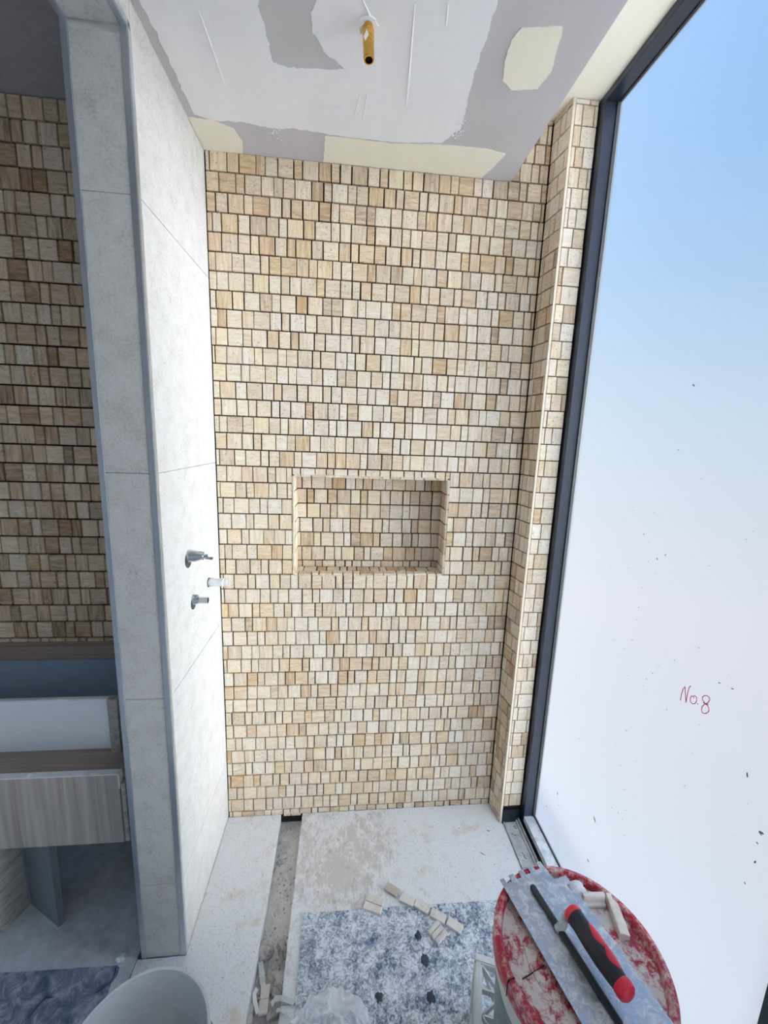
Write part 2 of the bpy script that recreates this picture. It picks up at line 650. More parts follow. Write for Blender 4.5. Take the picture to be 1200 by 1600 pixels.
def place_tiles(parent, tiles, mat, r, limit=300, visible=None):
    """tiles in wall coords (x, z on the plane; mat maps local (x, y=up, z=out) to the world)"""
    items = []
    for cx, cz, w, h, var in tiles:
        loc = Matrix.Translation((cx, cz, -0.0105 + r.uniform(-0.0006, 0.0008))) @ Matrix.Rotation(r.gauss(0, 0.006), 4, 'X') @ Matrix.Rotation(r.gauss(0, 0.006), 4, 'Y') @ Matrix.Rotation(r.gauss(0, 0.006), 4, 'Z')
        mw = mat @ loc
        s = px_size(mw.translation)
        area = 0.0
        if s and -10 < s[0] < 1210 and -10 < s[1] < 1610:
            area = w * h * s[2] ** 2 * abs((mw.translation - CP).normalized().dot(mat.to_3x3() @ Vector((0, 0, 1))))
            if visible and not visible(mw.translation):
                area *= 0.01
        items.append((area, mw, w, h, var))
    items.sort(key=lambda q: -q[0])
    for area, mw, w, h, var in items[:limit]:
        o = bpy.data.objects.new('tile', tile_mesh(w, h, var))
        COL.objects.link(o)
        o.parent = parent
        o.matrix_basis = mw
    rest = items[limit:]
    if rest:
        V, Fc, A = [], [], []
        for area, mw, w, h, var in rest:
            v, f = tile_geo(w, h)
            b = len(V)
            V += [tuple(mw @ Vector(q)) for q in v]
            Fc += [tuple(b + k for k in q) for q in f]
            A += [var[0], var[1], var[2], 1.0] * len(v)
        me = bpy.data.meshes.new('tile_field')
        me.from_pydata(V, [], Fc)
        at_ = me.attributes.new('tint', 'FLOAT_COLOR', 'POINT')
        at_.data.foreach_set('color', A)
        o = link('tile_field', me, M['tile'], parent)
        o['kind'] = 'stuff'


def plane_mat(origin, xd, yd):
    xd, yd = Vector(xd).normalized(), Vector(yd).normalized()
    n = xd.cross(yd)
    return Matrix(((xd.x, yd.x, n.x, origin[0]), (xd.y, yd.y, n.y, origin[1]), (xd.z, yd.z, n.z, origin[2]), (0, 0, 0, 1)))


# ------------------------------------------------------------------ room dimensions
P = PITCH
ZC = 2.3315                # bulkhead ceiling
Z0 = 42.42 * P             # datum of the tile rows
WX = 19.47 * P             # back right corner
PX, PY, PF = 1.0845, -0.0919, 1.165   # pier: outer corner, front plane, window end
ZT = 2.513                 # high ceiling by the window
XB = 17.19 * P             # bulkhead edge
NX, NY = -0.1216, -0.438   # nib wall
ZS = 2.273                 # soffit of the opening
ZA = 2.422                 # vanity ceiling
YF = -3.3                  # wall behind the camera
NI = (0.26, 0.807, Z0 - 24 * P, Z0 - 17.5 * P)   # niche x0, x1, z0, z1
ND = 0.088
LED = 0.030               # tile face stands this far off nothing: faces lie on y = 0

# back wall -----------------------------------------------------------------
bm = bmesh.new()
T = 0.0098
for lo, hi in (((-0.06, T, -0.1), (NI[0] - 0.004, 0.25, 2.7)), ((NI[1] + 0.004, T, -0.1), (1.215, 0.25, 2.7)),
               ((NI[0] - 0.004, T, -0.1), (NI[1] + 0.004, 0.25, NI[2] - 0.004)), ((NI[0] - 0.004, T, NI[3] + 0.004), (NI[1] + 0.004, 0.25, 2.7)),
               ((NI[0] - 0.004, ND + T, NI[2] - 0.004), (NI[1] + 0.004, 0.25, NI[3] + 0.004))):
    add_box(bm, lo, hi)
wall_back = struct(obj('wall_back', bm, M['adhesive']), 'shower back wall of small travertine mosaic tiles around a niche')
r = random.Random(11)
GAP = 0.0044
tl = []


def row(k):
    return (Z0 - (k + 1) * P, Z0 - k * P)


tl += lay_rows(r, 0.79, WX - 0.001, [row(k) for k in (-4, -3, -2, -1)][1:] + [(row(-4)[0], ZT)], P, GAP, -0.03)
tl += lay_rows(r, 0.002, WX - 0.001, [row(k) for k in range(0, 6)], P, GAP, -0.12)
tl += lay_rows(r, 0.002, WX - 0.001, [row(k) for k in range(6, 11)], P, GAP, -0.06)
tl += lay_rows(r, 0.002, WX - 0.001, [row(k) for k in range(11, 17)], P, GAP)
tl += lay_rows(r, 0.002, NI[0] - 0.006, [row(k) for k in range(17, 24)], P, GAP)
tl += lay_rows(r, NI[1] + 0.004, WX - 0.001, [row(k) for k in range(17, 24)], P, GAP)
tl += lay_rows(r, NI[0] - 0.006, NI[1] + 0.004, [(NI[3] + 0.001, row(17)[1])], P, GAP)
tl += lay_rows(r, 0.002, WX - 0.001, [row(k) for k in range(24, 42)], P, GAP)
tl += lay_rows(r, 0.002, WX - 0.001, [(-0.003, row(42)[1])], P, GAP)
tl += lay_rows(r, 0.215, 0.287, [(-0.012, 0.004)], P, GAP)
place_tiles(wall_back, tl, plane_mat((0, 0, 0), (1, 0, 0), (0, 0, 1)), r, 300)

# niche -----------------------------------------------------------------------
nz0, nz1, nx0, nx1 = NI[2], NI[3], NI[0], NI[1]
niche = struct(box('wall_niche', (nx0, ND + T - 0.001, nz0), (nx1, ND + T + 0.004, nz1), M['adhesive']), 'tiled shelf niche recessed into the mosaic shower wall')
rows6 = [(nz1 - (k + 1) * P, nz1 - k * P) for k in range(6)] + [(nz0, nz1 - 6 * P)]
r = random.Random(21)
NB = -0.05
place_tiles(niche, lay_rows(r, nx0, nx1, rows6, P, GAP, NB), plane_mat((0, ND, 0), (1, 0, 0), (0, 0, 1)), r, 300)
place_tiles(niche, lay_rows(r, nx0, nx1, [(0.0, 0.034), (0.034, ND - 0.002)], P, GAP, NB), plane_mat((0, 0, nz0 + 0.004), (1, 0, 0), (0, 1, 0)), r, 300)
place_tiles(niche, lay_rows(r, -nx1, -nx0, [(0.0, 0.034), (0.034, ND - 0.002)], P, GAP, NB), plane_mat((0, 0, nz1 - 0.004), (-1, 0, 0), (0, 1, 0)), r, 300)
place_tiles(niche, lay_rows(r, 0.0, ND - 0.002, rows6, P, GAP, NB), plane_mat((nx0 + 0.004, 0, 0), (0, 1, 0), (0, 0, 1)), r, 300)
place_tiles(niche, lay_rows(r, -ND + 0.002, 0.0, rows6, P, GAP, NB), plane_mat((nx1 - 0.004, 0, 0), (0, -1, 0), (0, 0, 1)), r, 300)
m_edge = plain('pale stone edge and edge highlight', (0.70, 0.62, 0.50), 0.6, var=0.08, scale=60)
for lo, hi in (((nx0 - 0.004, -0.0008, nz0), (nx0 + 0.0015, 0.012, nz1)), ((nx1 - 0.0012, -0.0008, nz0), (nx1 + 0.0015, 0.012, nz1))):
    box('edge_strip', lo, hi, m_edge, niche, 0.0015)

# pier at the window ------------------------------------------------------------
bm = bmesh.new()
add_prism(bm, [(WX + T, 0.05), (PX + T, PY + T), (PF + 0.02, PY + T), (PF + 0.02, 0.05)], -0.1, ZT + 0.15)
pier = struct(obj('wall_right', bm, M['adhesive']), 'narrow mosaic tiled pier between back wall and window')
r = random.Random(31)
prow = [row(k) for k in range(-3, 42)] + [(row(-4)[0], ZT - 0.001), (0.004, row(42)[1])]
sd = Vector((PX - WX, PY, 0))
L = sd.length
place_tiles(pier, lay_rows(r, 0.0, L - 0.002, prow, P, GAP * 0.8, -0.06), plane_mat((WX, 0, 0), sd, (0, 0, 1)), r, 300)
frow = [q for q in prow if q[0] > 0.06]
place_tiles(pier, lay_rows(r, PX + 0.007, PF - 0.001, frow, P, GAP * 0.7, 0.03), plane_mat((0, PY, 0), (1, 0, 0), (0, 0, 1)), r, 300)
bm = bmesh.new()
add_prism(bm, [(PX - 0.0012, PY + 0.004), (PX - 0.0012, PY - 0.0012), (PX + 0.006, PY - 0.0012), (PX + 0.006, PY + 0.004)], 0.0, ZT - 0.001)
obj('edge_strip', bm, m_edge, pier)  # pale strip painted in for the mitred tile edge catching light

# nib wall on the left, with the header over the opening ---------------------------
bm = bmesh.new()
add_box(bm, (NX + 0.008, NY + 0.008, -0.05), (-0.008, 0.02, ZA + 0.2))
add_box(bm, (NX + 0.008, YF, ZS + 0.008), (-0.008, NY + 0.02, ZA + 0.2))
wall_left = struct(obj('wall_left', bm, M['joint']), 'nib wall clad in pale stone-look porcelain with metal corner trims')
zj = [0.0, 0.256, 0.831, 1.407, 1.981, ZA]
J = 0.0005
TR = 0.013
for z0, z1 in zip(zj, zj[1:]):
    box('panel', (-0.0085, NY + TR, z0 + J), (0.0, 0.004, min(z1, ZC + 0.02) - J), M['porcelain'], wall_left, 0.0006)
    box('panel', (NX, NY + TR, z0 + J), (NX + 0.0085, 0.0, z1 - J), M['porcelain'], wall_left, 0.0006)
    box('panel', (NX + TR, NY, z0 + J), (-TR, NY + 0.0085, min(z1, ZS - TR) - J), M['porcelain'], wall_left, 0.0006)
y = NY + TR
for k in range(5):
    y2 = y - (0.36 if k == 0 else 0.6)
    box('panel', (NX + TR, max(y2, YF) + J, ZS), (-TR, y - J - (TR if k == 0 else 0), ZS + 0.0085), M['porcelain'], wall_left, 0.0006)
    box('panel', (-0.0085, max(y2, YF) + J, ZS + TR), (0.0, y - J, ZC + 0.02), M['porcelain'], wall_left, 0.0006)
    y = y2
    if y < YF:
        break
for x in (NX - 0.0015, -TR):
    box('corner_trim', (x, NY - 0.0015, 0.0), (x + TR + 0.0015, NY + TR, ZS), M['alu'], wall_left, 0.0015)
    box('corner_trim', (x, YF, ZS - 0.0015), (x + TR + 0.0015, NY + 0.001, ZS + TR), M['alu'], wall_left, 0.0015)

# vanity alcove wall ----------------------------------------------------------------
wall_alcove = struct(box('wall_alcove', (-2.3, T + 0.002, -0.1), (-0.06, 0.25, 2.7), M['adhesive']), 'shaded mosaic wall behind the vanity')
r = random.Random(41)
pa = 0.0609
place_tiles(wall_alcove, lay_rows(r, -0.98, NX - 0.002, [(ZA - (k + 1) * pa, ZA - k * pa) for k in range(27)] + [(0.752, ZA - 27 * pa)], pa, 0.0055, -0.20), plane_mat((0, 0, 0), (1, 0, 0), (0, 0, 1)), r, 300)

struct(box('added_block_wall', (-1.30, -0.46, -0.1), (-1.20, 0.02, 2.7), M['paint']))  # added unseen wall that keeps light from getting under the vanity

# floors ----------------------------------------------------------------------------
S0, S1, S2, S3 = NX - 0.012, 3.75 * P, 5.30 * P, 1.096   # slab edges either side of the drain trench
floor = struct(box('floor', (-2.3, YF, -0.2), (1.5, 0.2, -0.048), M['trench']), 'floor of travertine slabs either side of a drain trench')


def slab(x0, x1, y0, y1, z1, m, seed):
    bm = bmesh.new()
    poly = [(x0, y0), (x1, y0), (x1, y1), (x0, y1)]
    add_prism(bm, ragged(poly, 0.012, 0.0011, seed, 45), -0.05, z1)
    return obj('slab', bm, m, floor)


bm = bmesh.new()
add_prism(bm, ragged([(S0, -1.25), (S1, -1.25), (S1, -0.0012), (0.001, -0.0012), (0.001, NY - 0.002), (S0, NY - 0.002)], 0.012, 0.0011, 1, 45), -0.05, 0.0)
obj('slab', bm, M['slab'], floor)
slab(S0, S1, YF, -1.252, 0.0, M['slab'], 3)
slab(S2, S3, -0.566, -0.0012, 0.0, M['slab'], 4)
slab(S2, S3, -1.35, -0.569, 0.0, M['slab'], 5)
slab(S2, S3, YF, -1.353, 0.0, M['slab'], 6)
box('screed', (-2.3, YF, -0.05), (S0 - 0.003, 0.02, -0.001), M['screed'], floor)

# ceilings ----------------------------------------------------------------------------
ceiling = struct(box('ceiling', (-0.006, YF, ZC), (XB, 0.01, ZC + 0.16), M['board']), 'grey plasterboard bulkhead ceiling with patchy jointing')
skim = [(0.012, -1.1), (0.017, -0.42), (0.023, -0.358), (0.021, -0.195), (0.021, -0.138), (0.061, -0.124), (0.146, -0.130), (0.219, -0.118), (0.281, -0.128), (0.358, -0.120),
        (0.455, -0.118), (0.564, -0.117), (0.688, -0.136), (0.727, -0.195), (0.721, -0.258), (0.710, -0.365), (0.711, -0.44), (0.707, -0.514), (0.70, -1.1), (0.44, -1.1),
        (0.40, -0.55), (0.364, -0.467), (0.350, -0.442), (0.353, -0.403), (0.378, -0.357), (0.42, -0.327), (0.289, -0.313), (0.256, -0.321), (0.253, -0.39), (0.251, -0.452), (0.25, -1.1)]
bm = bmesh.new()
add_prism(bm, ragged(skim, 0.006, 0.0035, 3, 70), ZC - 0.0012, ZC - 0.0001)
obj('skim_coat', bm, M['skim'], ceiling)
for i, poly in enumerate((
        [(0.002, -0.126), (0.061, -0.126), (0.113, -0.102), (0.124, -0.055), (0.114, -0.002), (0.001, -0.002)],
        [(0.363, -0.114), (0.352, -0.004), (0.848, -0.004), (0.868, -0.060), (0.881, -0.120), (0.82, -0.131), (0.69, -0.129), (0.56, -0.112)],
        [(0.763, -0.447), (0.772, -0.472), (0.853, -0.486), (0.879, -0.389), (0.870, -0.341), (0.812, -0.329), (0.782, -0.350), (0.766, -0.404)])):
    bm = bmesh.new()
    add_prism(bm, ragged(poly, 0.006, 0.0018, 10 + i, 60), ZC - 0.0018, ZC - 0.0001)
    obj('skim_patch', bm, M['cream'], ceiling)['label'] = 'cream coloured filler patch'
# trowel ridges and scratches in the coat
bm = bmesh.new()
for a, b, w in (((310, 15), (352, 135), .0012), ((648, 5), (635, 165), .0014), ((563, 145), (553, 185), .001), ((574, 145), (567, 188), .001), ((567, 0), (586, 42), .0012), ((700, 5), (697, 40), .001), ((500, 165), (545, 168), .0008)):
    A, B = at(*a, 'z', ZC - 0.0014), at(*b, 'z', ZC - 0.0014)
    pts = [A.lerp(B, k / 8) + Vector((noise.noise(Vector((k, a[0], 1))) * 0.002, 0, 0)) for k in range(9)]
    add_tube(bm, pts, [1.7 * w * (0.4 + 0.6 * sin(pi * (k + .5) / 9)) for k in range(9)], 6)
for k in range(70):
    u, v = rng.choice(((712, 208), (716, 200), (430, 205), (435, 212), (720, 190))) if k < 55 else (rng.uniform(400, 680), rng.uniform(150, 200))
    p = at(u + rng.gauss(0, 5), v + rng.gauss(0, 5), 'z', ZC - 0.0008)
    rr = rng.uniform(0.0012, 0.0032)
    add_prism(bm, [(p.x + rr * cos(t) * rng.uniform(.5, 1.4), p.y + rr * sin(t) * rng.uniform(.3, 1.2)) for t in (0, 1.2, 2.4, 3.7, 5)], ZC - 0.0020, ZC - 0.0002)
o = obj('ridge', bm, M['skim'], ceiling)
o['kind'] = 'stuff'
struct(box('ceiling_high', (XB - 0.05, YF, ZT), (1.235, 0.02, ZT + 0.15), M['cream']), 'narrow strip of cream ceiling above the window head')
box('bulkhead_side', (XB - 0.012, YF, ZC + 0.001), (XB + 0.002, 0.004, ZT), M['board'], ceiling)
struct(box('ceiling_alcove', (-2.3, YF, ZA), (NX + 0.03, 0.02, ZA + 0.2), M['dim']), 'dark grey ceiling over the vanity side')

YW = -0.95
# walls out of view that close the room, plus an added fill doorway -------------------------------------------------
struct(box('wall_front', (-2.3, YF - 0.1, -0.1), (1.5, YF, 2.7), M['paint']))
bm = bmesh.new()
add_box(bm, (PF + 0.002, -1.75 + 0.06, -0.1), (1.5, YW - 0.06, 2.7))
add_box(bm, (PF + 0.002, YF, -0.1), (1.5, -3.05, 2.7))
struct(obj('wall_window_side', bm, M['paint']))
bm = bmesh.new()
add_box(bm, (-2.4, YF - 0.1, -0.1), (-2.3, -2.5, 2.7))
add_box(bm, (-2.4, -0.55, -0.1), (-2.3, 0.25, 2.7))
add_box(bm, (-2.4, -2.5, 2.25), (-2.3, -0.55, 2.7))  # opening added so sky light fills the vanity side
struct(obj('wall_far_left', bm, M['paint']))
bm = bmesh.new()
for lo, hi in (((-2.39, -2.5, 0.0), (-2.31, -2.45, 2.25)), ((-2.39, -0.60, 0.0), (-2.31, -0.55, 2.25)), ((-2.39, -2.45, 2.20), (-2.31, -0.60, 2.25))):
    add_box(bm, lo, hi)
struct(obj('fill_doorway', bm, M['frame']), 'added fill light doorway frame, unseen in the far wall')

# window ------------------------------------------------------------------------------
XG, GB, GT, GY = 1.2115, 0.0578, 2.4926, -0.121
YW = -0.95
win = struct(box('window_1', (PF + 0.002, GY, -0.02), (1.222, PY + 0.06, ZT), M['frame']), 'tall frosted window in a dark navy frame')
win.name = 'window_1'
bm = bmesh.new()
add_box(bm, (PF + 0.002, YW, GT), (1.222, GY + 0.001, ZT), 0.0008)
obj('frame_head', bm, M['frame'], win)
bm = bmesh.new()
add_box(bm, (PF + 0.002, YW, 0.036), (1.222, GY + 0.001, GB), 0.0008)  # pale rail colour carries the window's reflection
obj('frame_sill', bm, M['sill'], win)['label'] = 'dusty sill rail, paled for the reflected window'
box('frame_skirt', (PF + 0.004, YW, -0.02), (1.222, GY, 0.037), M['gasket'], win)
box('frame_jamb', (PF + 0.002, YW - 0.06, -0.02), (1.26, YW, ZT), M['frame'], win)
for lo, hi in (((XG - 0.010, GY - 0.004, GB), (XG + 0.0065, GY + 0.001, GT)), ((XG - 0.006, YW, GT - 0.003), (XG + 0.0065, GY, GT + 0.001)), ((XG - 0.006, YW, GB - 0.001), (XG + 0.0065, GY, GB + 0.0025))):
    box('gasket', lo, hi, M['gasket'], win)
# pane: frosted inner face, clear outer face and edges
bm = bmesh.new()
add_box(bm, (XG, YW, GB), (XG + 0.006, GY - 0.001, GT))
bm.faces.ensure_lookup_table()
for f in bm.faces:
    f.material_index = 0 if f.calc_center_median().x < XG + 0.001 else 1
pane = obj('pane', bm, [M['pane'], M['clear']], win)
pane['label'] = 'frosted glass pane'
# tray between slab and frame
tray = bmesh.new()
add_box(tray, (S3 + 0.002, YW, -0.03), (PF + 0.004, PY - 0.001, 0.004))
add_box(tray, (S3 + 0.002, YW, 0.003), (S3 + 0.006, PY - 0.001, 0.008))
add_box(tray, (PF - 0.016, YW, 0.003), (PF - 0.012, PY - 0.001, 0.014))
add_box(tray, (PF - 0.008, YW, 0.003), (PF - 0.004, PY - 0.001, 0.022))
obj('sill_tray', tray, M['sill'], win)
box('tray_end', (PX + 0.006, PY - 0.0016, 0.0), (PF + 0.002, PY + 0.005, 0.062), M['frame'], win)

# added unseen frosted window behind the camera, same wall, for fill light
FILL_Y = (-3.05, -1.75)
fill_win = struct(box('fill_window', (PF + 0.002, FILL_Y[1], -0.02), (1.26, FILL_Y[1] + 0.06, ZT), M['frame']))
bm = bmesh.new()
add_box(bm, (XG, FILL_Y[0], GB), (XG + 0.006, FILL_Y[1], GT))
bm.faces.ensure_lookup_table()
for f in bm.faces:
    f.material_index = 0 if f.calc_center_median().x < XG + 0.001 else 1
obj('pane', bm, [M['pane'], M['clear']], fill_win)
box('frame_sill', (PF + 0.002, FILL_Y[0], -0.02), (1.26, FILL_Y[1], GB), M['frame'], fill_win)
box('frame_head', (PF + 0.002, FILL_Y[0], GT), (1.26, FILL_Y[1], ZT), M['frame'], fill_win)

# handwriting and specks on the glass
hand = {
    'N': [[(371, 468), (385, 380), (408, 310), (432, 283)], [(432, 283), (436, 360), (446, 495)], [(446, 495), (465, 380), (485, 300), (508, 270)]],
    'o': [[(548, 415), (520, 405), (503, 440), (505, 485), (530, 512), (565, 508), (590, 470), (588, 425), (565, 403), (545, 412), (548, 436)]],
    'dot': [[(594, 508), (610, 517)]],
    'eight': [[(676, 498), (745, 524), (700, 505), (668, 460), (664, 425), (690, 402), (730, 403), (760, 430), (760, 465), (735, 500), (690, 520), (660, 550), (653, 600), (668, 635), (705, 643), (740, 625), (757, 590), (745, 550), (705, 512), (680, 498)]],
}
bm = bmesh.new()
for strokes in hand.values():
    for st in strokes:
        pts = [at(1020 + x * 140 / 1200, 1040 + yy * 140 / 1200, 'x', XG - 0.0003) for x, yy in st]
        dense = []
        for a, b in zip(pts, pts[1:]):
            dense += [a.lerp(b, k / 3) for k in range(3)]
        dense.append(pts[-1])
        add_tube(bm, dense, 0.0009, 6)
obj('handwriting', bm, M['ink'], win)['label'] = 'red marker writing reading No.8'
bm = bmesh.new()
specks = [(1084, 602, 4), (1060, 703, 2.2), (1096, 748, 2), (990, 797, 1.5), (1006, 835, 2.2), (1014, 847, 2), (1027, 873, 2.4), (1040, 867, 2.4), (1013, 877, 2), (1026, 896, 1.5), (1004, 918, 1.5), (998, 949, 2),
          (995, 968, 1.5), (988, 1000, 2), (1054, 1032, 2), (1092, 1012, 2), (976, 1014, 1.5), (1010, 1061, 2), (1020, 1052, 1.8), (1124, 1067, 3), (1144, 1076, 3), (1168, 1211, 5), (979, 1142, 2), (1070, 1228, 2), (975, 1234, 1.8),
          (929, 1280, 5), (956, 1262, 1.8), (966, 1270, 2), (978, 1266, 2), (972, 1280, 1.6), (1190, 1301, 5), (1183, 1317, 3), (1180, 1347, 4), (1164, 1380, 2.5), (919, 1345, 3.5), (871, 1240, 3), (854, 1260, 2), (873, 1258, 2), (1188, 1302, 4)]
for k in range(26):
    specks.append((rng.uniform(880, 1190), rng.uniform(620, 1330), rng.uniform(0.9, 1.6)))
for u, v, s in specks:
    p = at(u, v, 'x', XG - 0.0004)
    sc = 0.62 * s * (p - CP).dot(CF) / F_PX
    a = rng.uniform(0, pi)
    poly = [(sc * cos(t) * (1.3 if s > 2.3 else 0.7) * rng.uniform(.7, 1.2), sc * 0.5 * sin(t) * rng.uniform(.7, 1.2)) for t in (0, 1.05, 2.1, 3.14, 4.2, 5.2)]
    mw = plane_mat((p.x, p.y, p.z), (0, -1, 0), (0, 0, 1)) @ Matrix.Rotation(a, 4, 'Z')
    add_prism(bm, poly, -0.0003, 0.0005, mw)
o = obj('grime_specks', bm, M['grime'], win)
o['kind'] = 'stuff'

# ------------------------------------------------------------------ plumbing stubs
b = at(575, 36, 'z', ZC)
t = thing('shower_pipe', 'short brass pipe stub hanging from the patched ceiling', 'pipe', (b.x, b.y, ZC - 0.0012))
t.rotation_euler = (radians(-4), radians(-3), 0)
bm = bmesh.new()
Rb = 0.0112
add_lathe(bm, [(Rb * 0.9, 0.012), (Rb * 0.9, -0.006), (Rb, -0.010), (Rb, -0.062), (Rb * 0.92, -0.066), (Rb * 0.70, -0.066), (Rb * 0.68, -0.03), (0, -0.03)], 28)
obj('pipe', bm, M['brass'], t, True)
bm = bmesh.new()
add_lathe(bm, [(0, -0.0605), (Rb * 0.685, -0.0605), (Rb * 0.685, -0.0590), (0, -0.0590)], 24)
obj('bore', bm, M['dark'], t)
bm = bmesh.new()
for k in range(7):
    z = -0.012 - 0.0035 * k
    add_lathe(bm, [(Rb * 0.98, z), (Rb * 1.05, z - 0.0009), (Rb * 0.98, z - 0.0018)], 24)
obj('thread', bm, M['brass'], t)
bm = bmesh.new()
add_prism(bm, ragged([(0.020 * cos(a), 0.018 * sin(a)) for a in [k * pi / 8 for k in range(16)]], 0.004, 0.003, 5, 200), -0.004, 0.0008)
obj('plaster_collar', bm, M['skim'], t)
bm = bmesh.new()
add_prism(bm, [(-0.024, -0.006), (-0.010, -0.010), (-0.008, 0.012), (-0.020, 0.008)], -0.0016, -0.0001, Matrix.Rotation(radians(-35), 4, 'Y'))
obj('plaster_flake', bm, M['skim'], t)
bm = bmesh.new()
add_prism(bm, [(0.0, -0.020), (0.004, -0.030), (-0.003, -0.042), (-0.006, -0.034)], -0.0004, 0.0004, Matrix.Translation((-0.004, -Rb - 0.0004, 0)) @ Matrix.Rotation(radians(90), 4, 'X') @ Matrix.Scale(1, 4))
obj('label_scrap', bm, M['edge'], t)


def stub(name, label, px, ln, rad, kind):
    p = at(*px, 'x', 0.0)
    t = thing(name, label, 'pipe stub', (0, p.y, p.z))
    R = Matrix.Rotation(radians(90), 4, 'Y')

    def lat(nm, prof, m, seg=28, smooth=True):
        bm = bmesh.new()
        add_lathe(bm, prof, seg)
        bmesh.ops.transform(bm, matrix=R, verts=bm.verts)
        return obj(nm, bm, m, t, smooth)

    if kind == 'valve':
        ho = lat('cut_hole', [(0, 0.0), (rad * 2.05, 0.0), (rad * 2.05, 0.0012), (0, 0.0013)], M['dark'])
        ho.location = (0, -0.001, -rad * 0.85)
        lat('valve_body', [(rad * 1.55, 0.001), (rad * 1.55, 0.006), (rad * 1.40, 0.010), (rad * 1.30, ln * 0.45), (rad * 0.95, ln * 0.62), (rad * 0.90, ln * 0.80), (rad * 0.62, ln * 0.82), (rad * 0.55, ln), (0, ln)], M['chrome'])
        bm = bmesh.new()
        add_box(bm, (ln * 0.9, -rad * 0.3, -rad * 0.34), (ln * 1.28, rad * 0.25, rad * 0.30), 0.0008, Matrix.Rotation(radians(5), 4, 'Y'))
        obj('spindle', bm, M['chrome'], t)
        bm = bmesh.new()
        for s in (0.6, -0.5):
            add_box(bm, (0.001, rad * s - 0.001, rad * 0.6), (ln * 0.75, rad * s + 0.004, rad * 1.42), 0.001, Matrix.Rotation(radians(9), 4, 'Y'))
        obj('rib', bm, M['chrome'], t)
    elif kind == 'tail':
        ho = lat('cut_hole', [(0, 0.0), (rad * 2.1, 0.0), (rad * 2.1, 0.0012), (0, 0.0013)], M['dark'])
        ho.location = (0, -0.001, -rad * 0.8)
        lat('flange', [(rad * 1.5, 0.0012), (rad * 1.5, 0.003), (rad * 1.25, 0.009), (rad * 1.05, 0.016), (rad, 0.018), (rad, ln), (rad * 0.75, ln), (rad * 0.75, ln - 0.012), (0, ln - 0.012)], M['chrome'])
        lat('bore', [(0, ln - 0.004), (rad * 0.76, ln - 0.004), (rad * 0.76, ln - 0.0030), (0, ln - 0.0030)], M['dark'])
        bm = bmesh.new()
        add_lathe(bm, [(0, 0), (rad * 0.75, 0.0), (rad * 0.75, 0.010), (rad * 0.5, 0.014), (0, 0.014)], 16, (0, 0, 0))
        bmesh.ops.transform(bm, matrix=Matrix.Translation((0.002, -0.004, rad * 1.35)) @ R, verts=bm.verts)
        obj('screw', bm, M['chrome'], t, True)
    else:
        lat('pipe', [(rad * 0.9, -0.004), (rad * 0.9, ln * 0.75), (rad * 0.55, ln * 0.76), (rad * 0.55, ln), (0, ln)], M['chrome'])
        bm = bmesh.new()
        seg = 22
        prof = [(0.92, -0.001), (1.02, 0.004), (1.12, 0.016), (0.98, 0.024), (1.10, 0.032), (1.02, 0.042), (1.05, ln * 0.8), (0.72, ln * 0.83), (0.68, ln * 1.0), (0.0, ln * 1.02)]
        add_lathe(bm, [(rad * a, z) for a, z in prof], seg)
        for v in bm.verts:
            k = 1 + 0.16 * noise.noise(v.co * 140)
            v.co = Vector((v.co.x * k, v.co.y * k, v.co.z + 0.002 * noise.noise(v.co * 90)))
        bmesh.ops.transform(bm, matrix=R, verts=bm.verts)
        obj('tape', bm, M['tape'], t, True)
        lat('cut_hole', [(rad * 1.25, 0.0), (rad * 1.25, 0.0010), (rad * 0.8, 0.0012), (rad * 0.8, -0.002)], M['dark'])
    return t


stub('mixer_valve', 'upper chrome mixer valve body poking from the pale wall', (294, 869), 0.052, 0.0115, 'valve')
stub('pipe_stub', 'white taped pipe end between the two chrome stubs', (326, 910), 0.058, 0.0125, 'taped')
stub('pipe_stub', 'lower chrome flanged pipe tail below the white taped pipe', (302, 938), 0.042, 0.0092, 'tail')

# ------------------------------------------------------------------ vanity
VY = -0.40
zb = at(90, 1322, 'y', VY).z
zt = at(90, 1214, 'y', VY).z
xr = at(190, 1270, 'y', VY).x
van = thing('vanity', 'unfinished grey timber vanity with open drawers under the dark mosaic', 'cabinet', (-0.55, -0.2, zb))
VX0 = -1.198


def vpart(name, lo, hi, m, bev=0.0008, parent=None):
    bm = bmesh.new()
    add_box(bm, lo, hi, bev)
    bmesh.ops.transform(bm, matrix=Matrix.Translation((0.55, 0.2, -zb)), verts=bm.verts)
    return obj(name, bm, m, parent or van)


df = vpart('drawer_front', (VX0, VY, zb), (xr, VY + 0.018, zt), M['walnut_z'])
bm = bmesh.new()
add_box(bm, (VX0, VY - 0.0006, zt - 0.0012), (xr + 0.0012, VY + 0.018, zt + 0.0012))
add_box(bm, (xr - 0.001, VY - 0.0006, zt - 0.045), (xr + 0.0014, VY + 0.018, zt + 0.0012))
for x, w, h in ((-0.40, .012, .004), (-0.268, .018, .004), (-0.255, .006, .008), (-0.235, .010, .005)):
    add_prism(bm, [(x, 0), (x + w * .4, h), (x + w, h * .3), (x + w * 1.2, 0)], VY + 0.002, VY + 0.012, Matrix.Translation((0, 0, zt + 0.001)) @ Matrix(((1, 0, 0, 0), (0, 0, 1, 0), (0, 1, 0, 0), (0, 0, 0, 1))))
bmesh.ops.transform(bm, matrix=Matrix.Translation((0.55, 0.2, -zb)), verts=bm.verts)
obj('edge_band', bm, M['edge'], df)['label'] = 'chipped white edge band'
x0, x1 = at(187, 1226, 'y', VY).x, at(203, 1300, 'y', VY).x
zs = at(190, 1224, 'y', VY).z
vpart('end_stile', (xr + 0.004, VY + 0.0, zb + 0.002), (x1 - 0.002, VY + 0.016, zs), M['walnut_y'])
zr = zt - 0.012
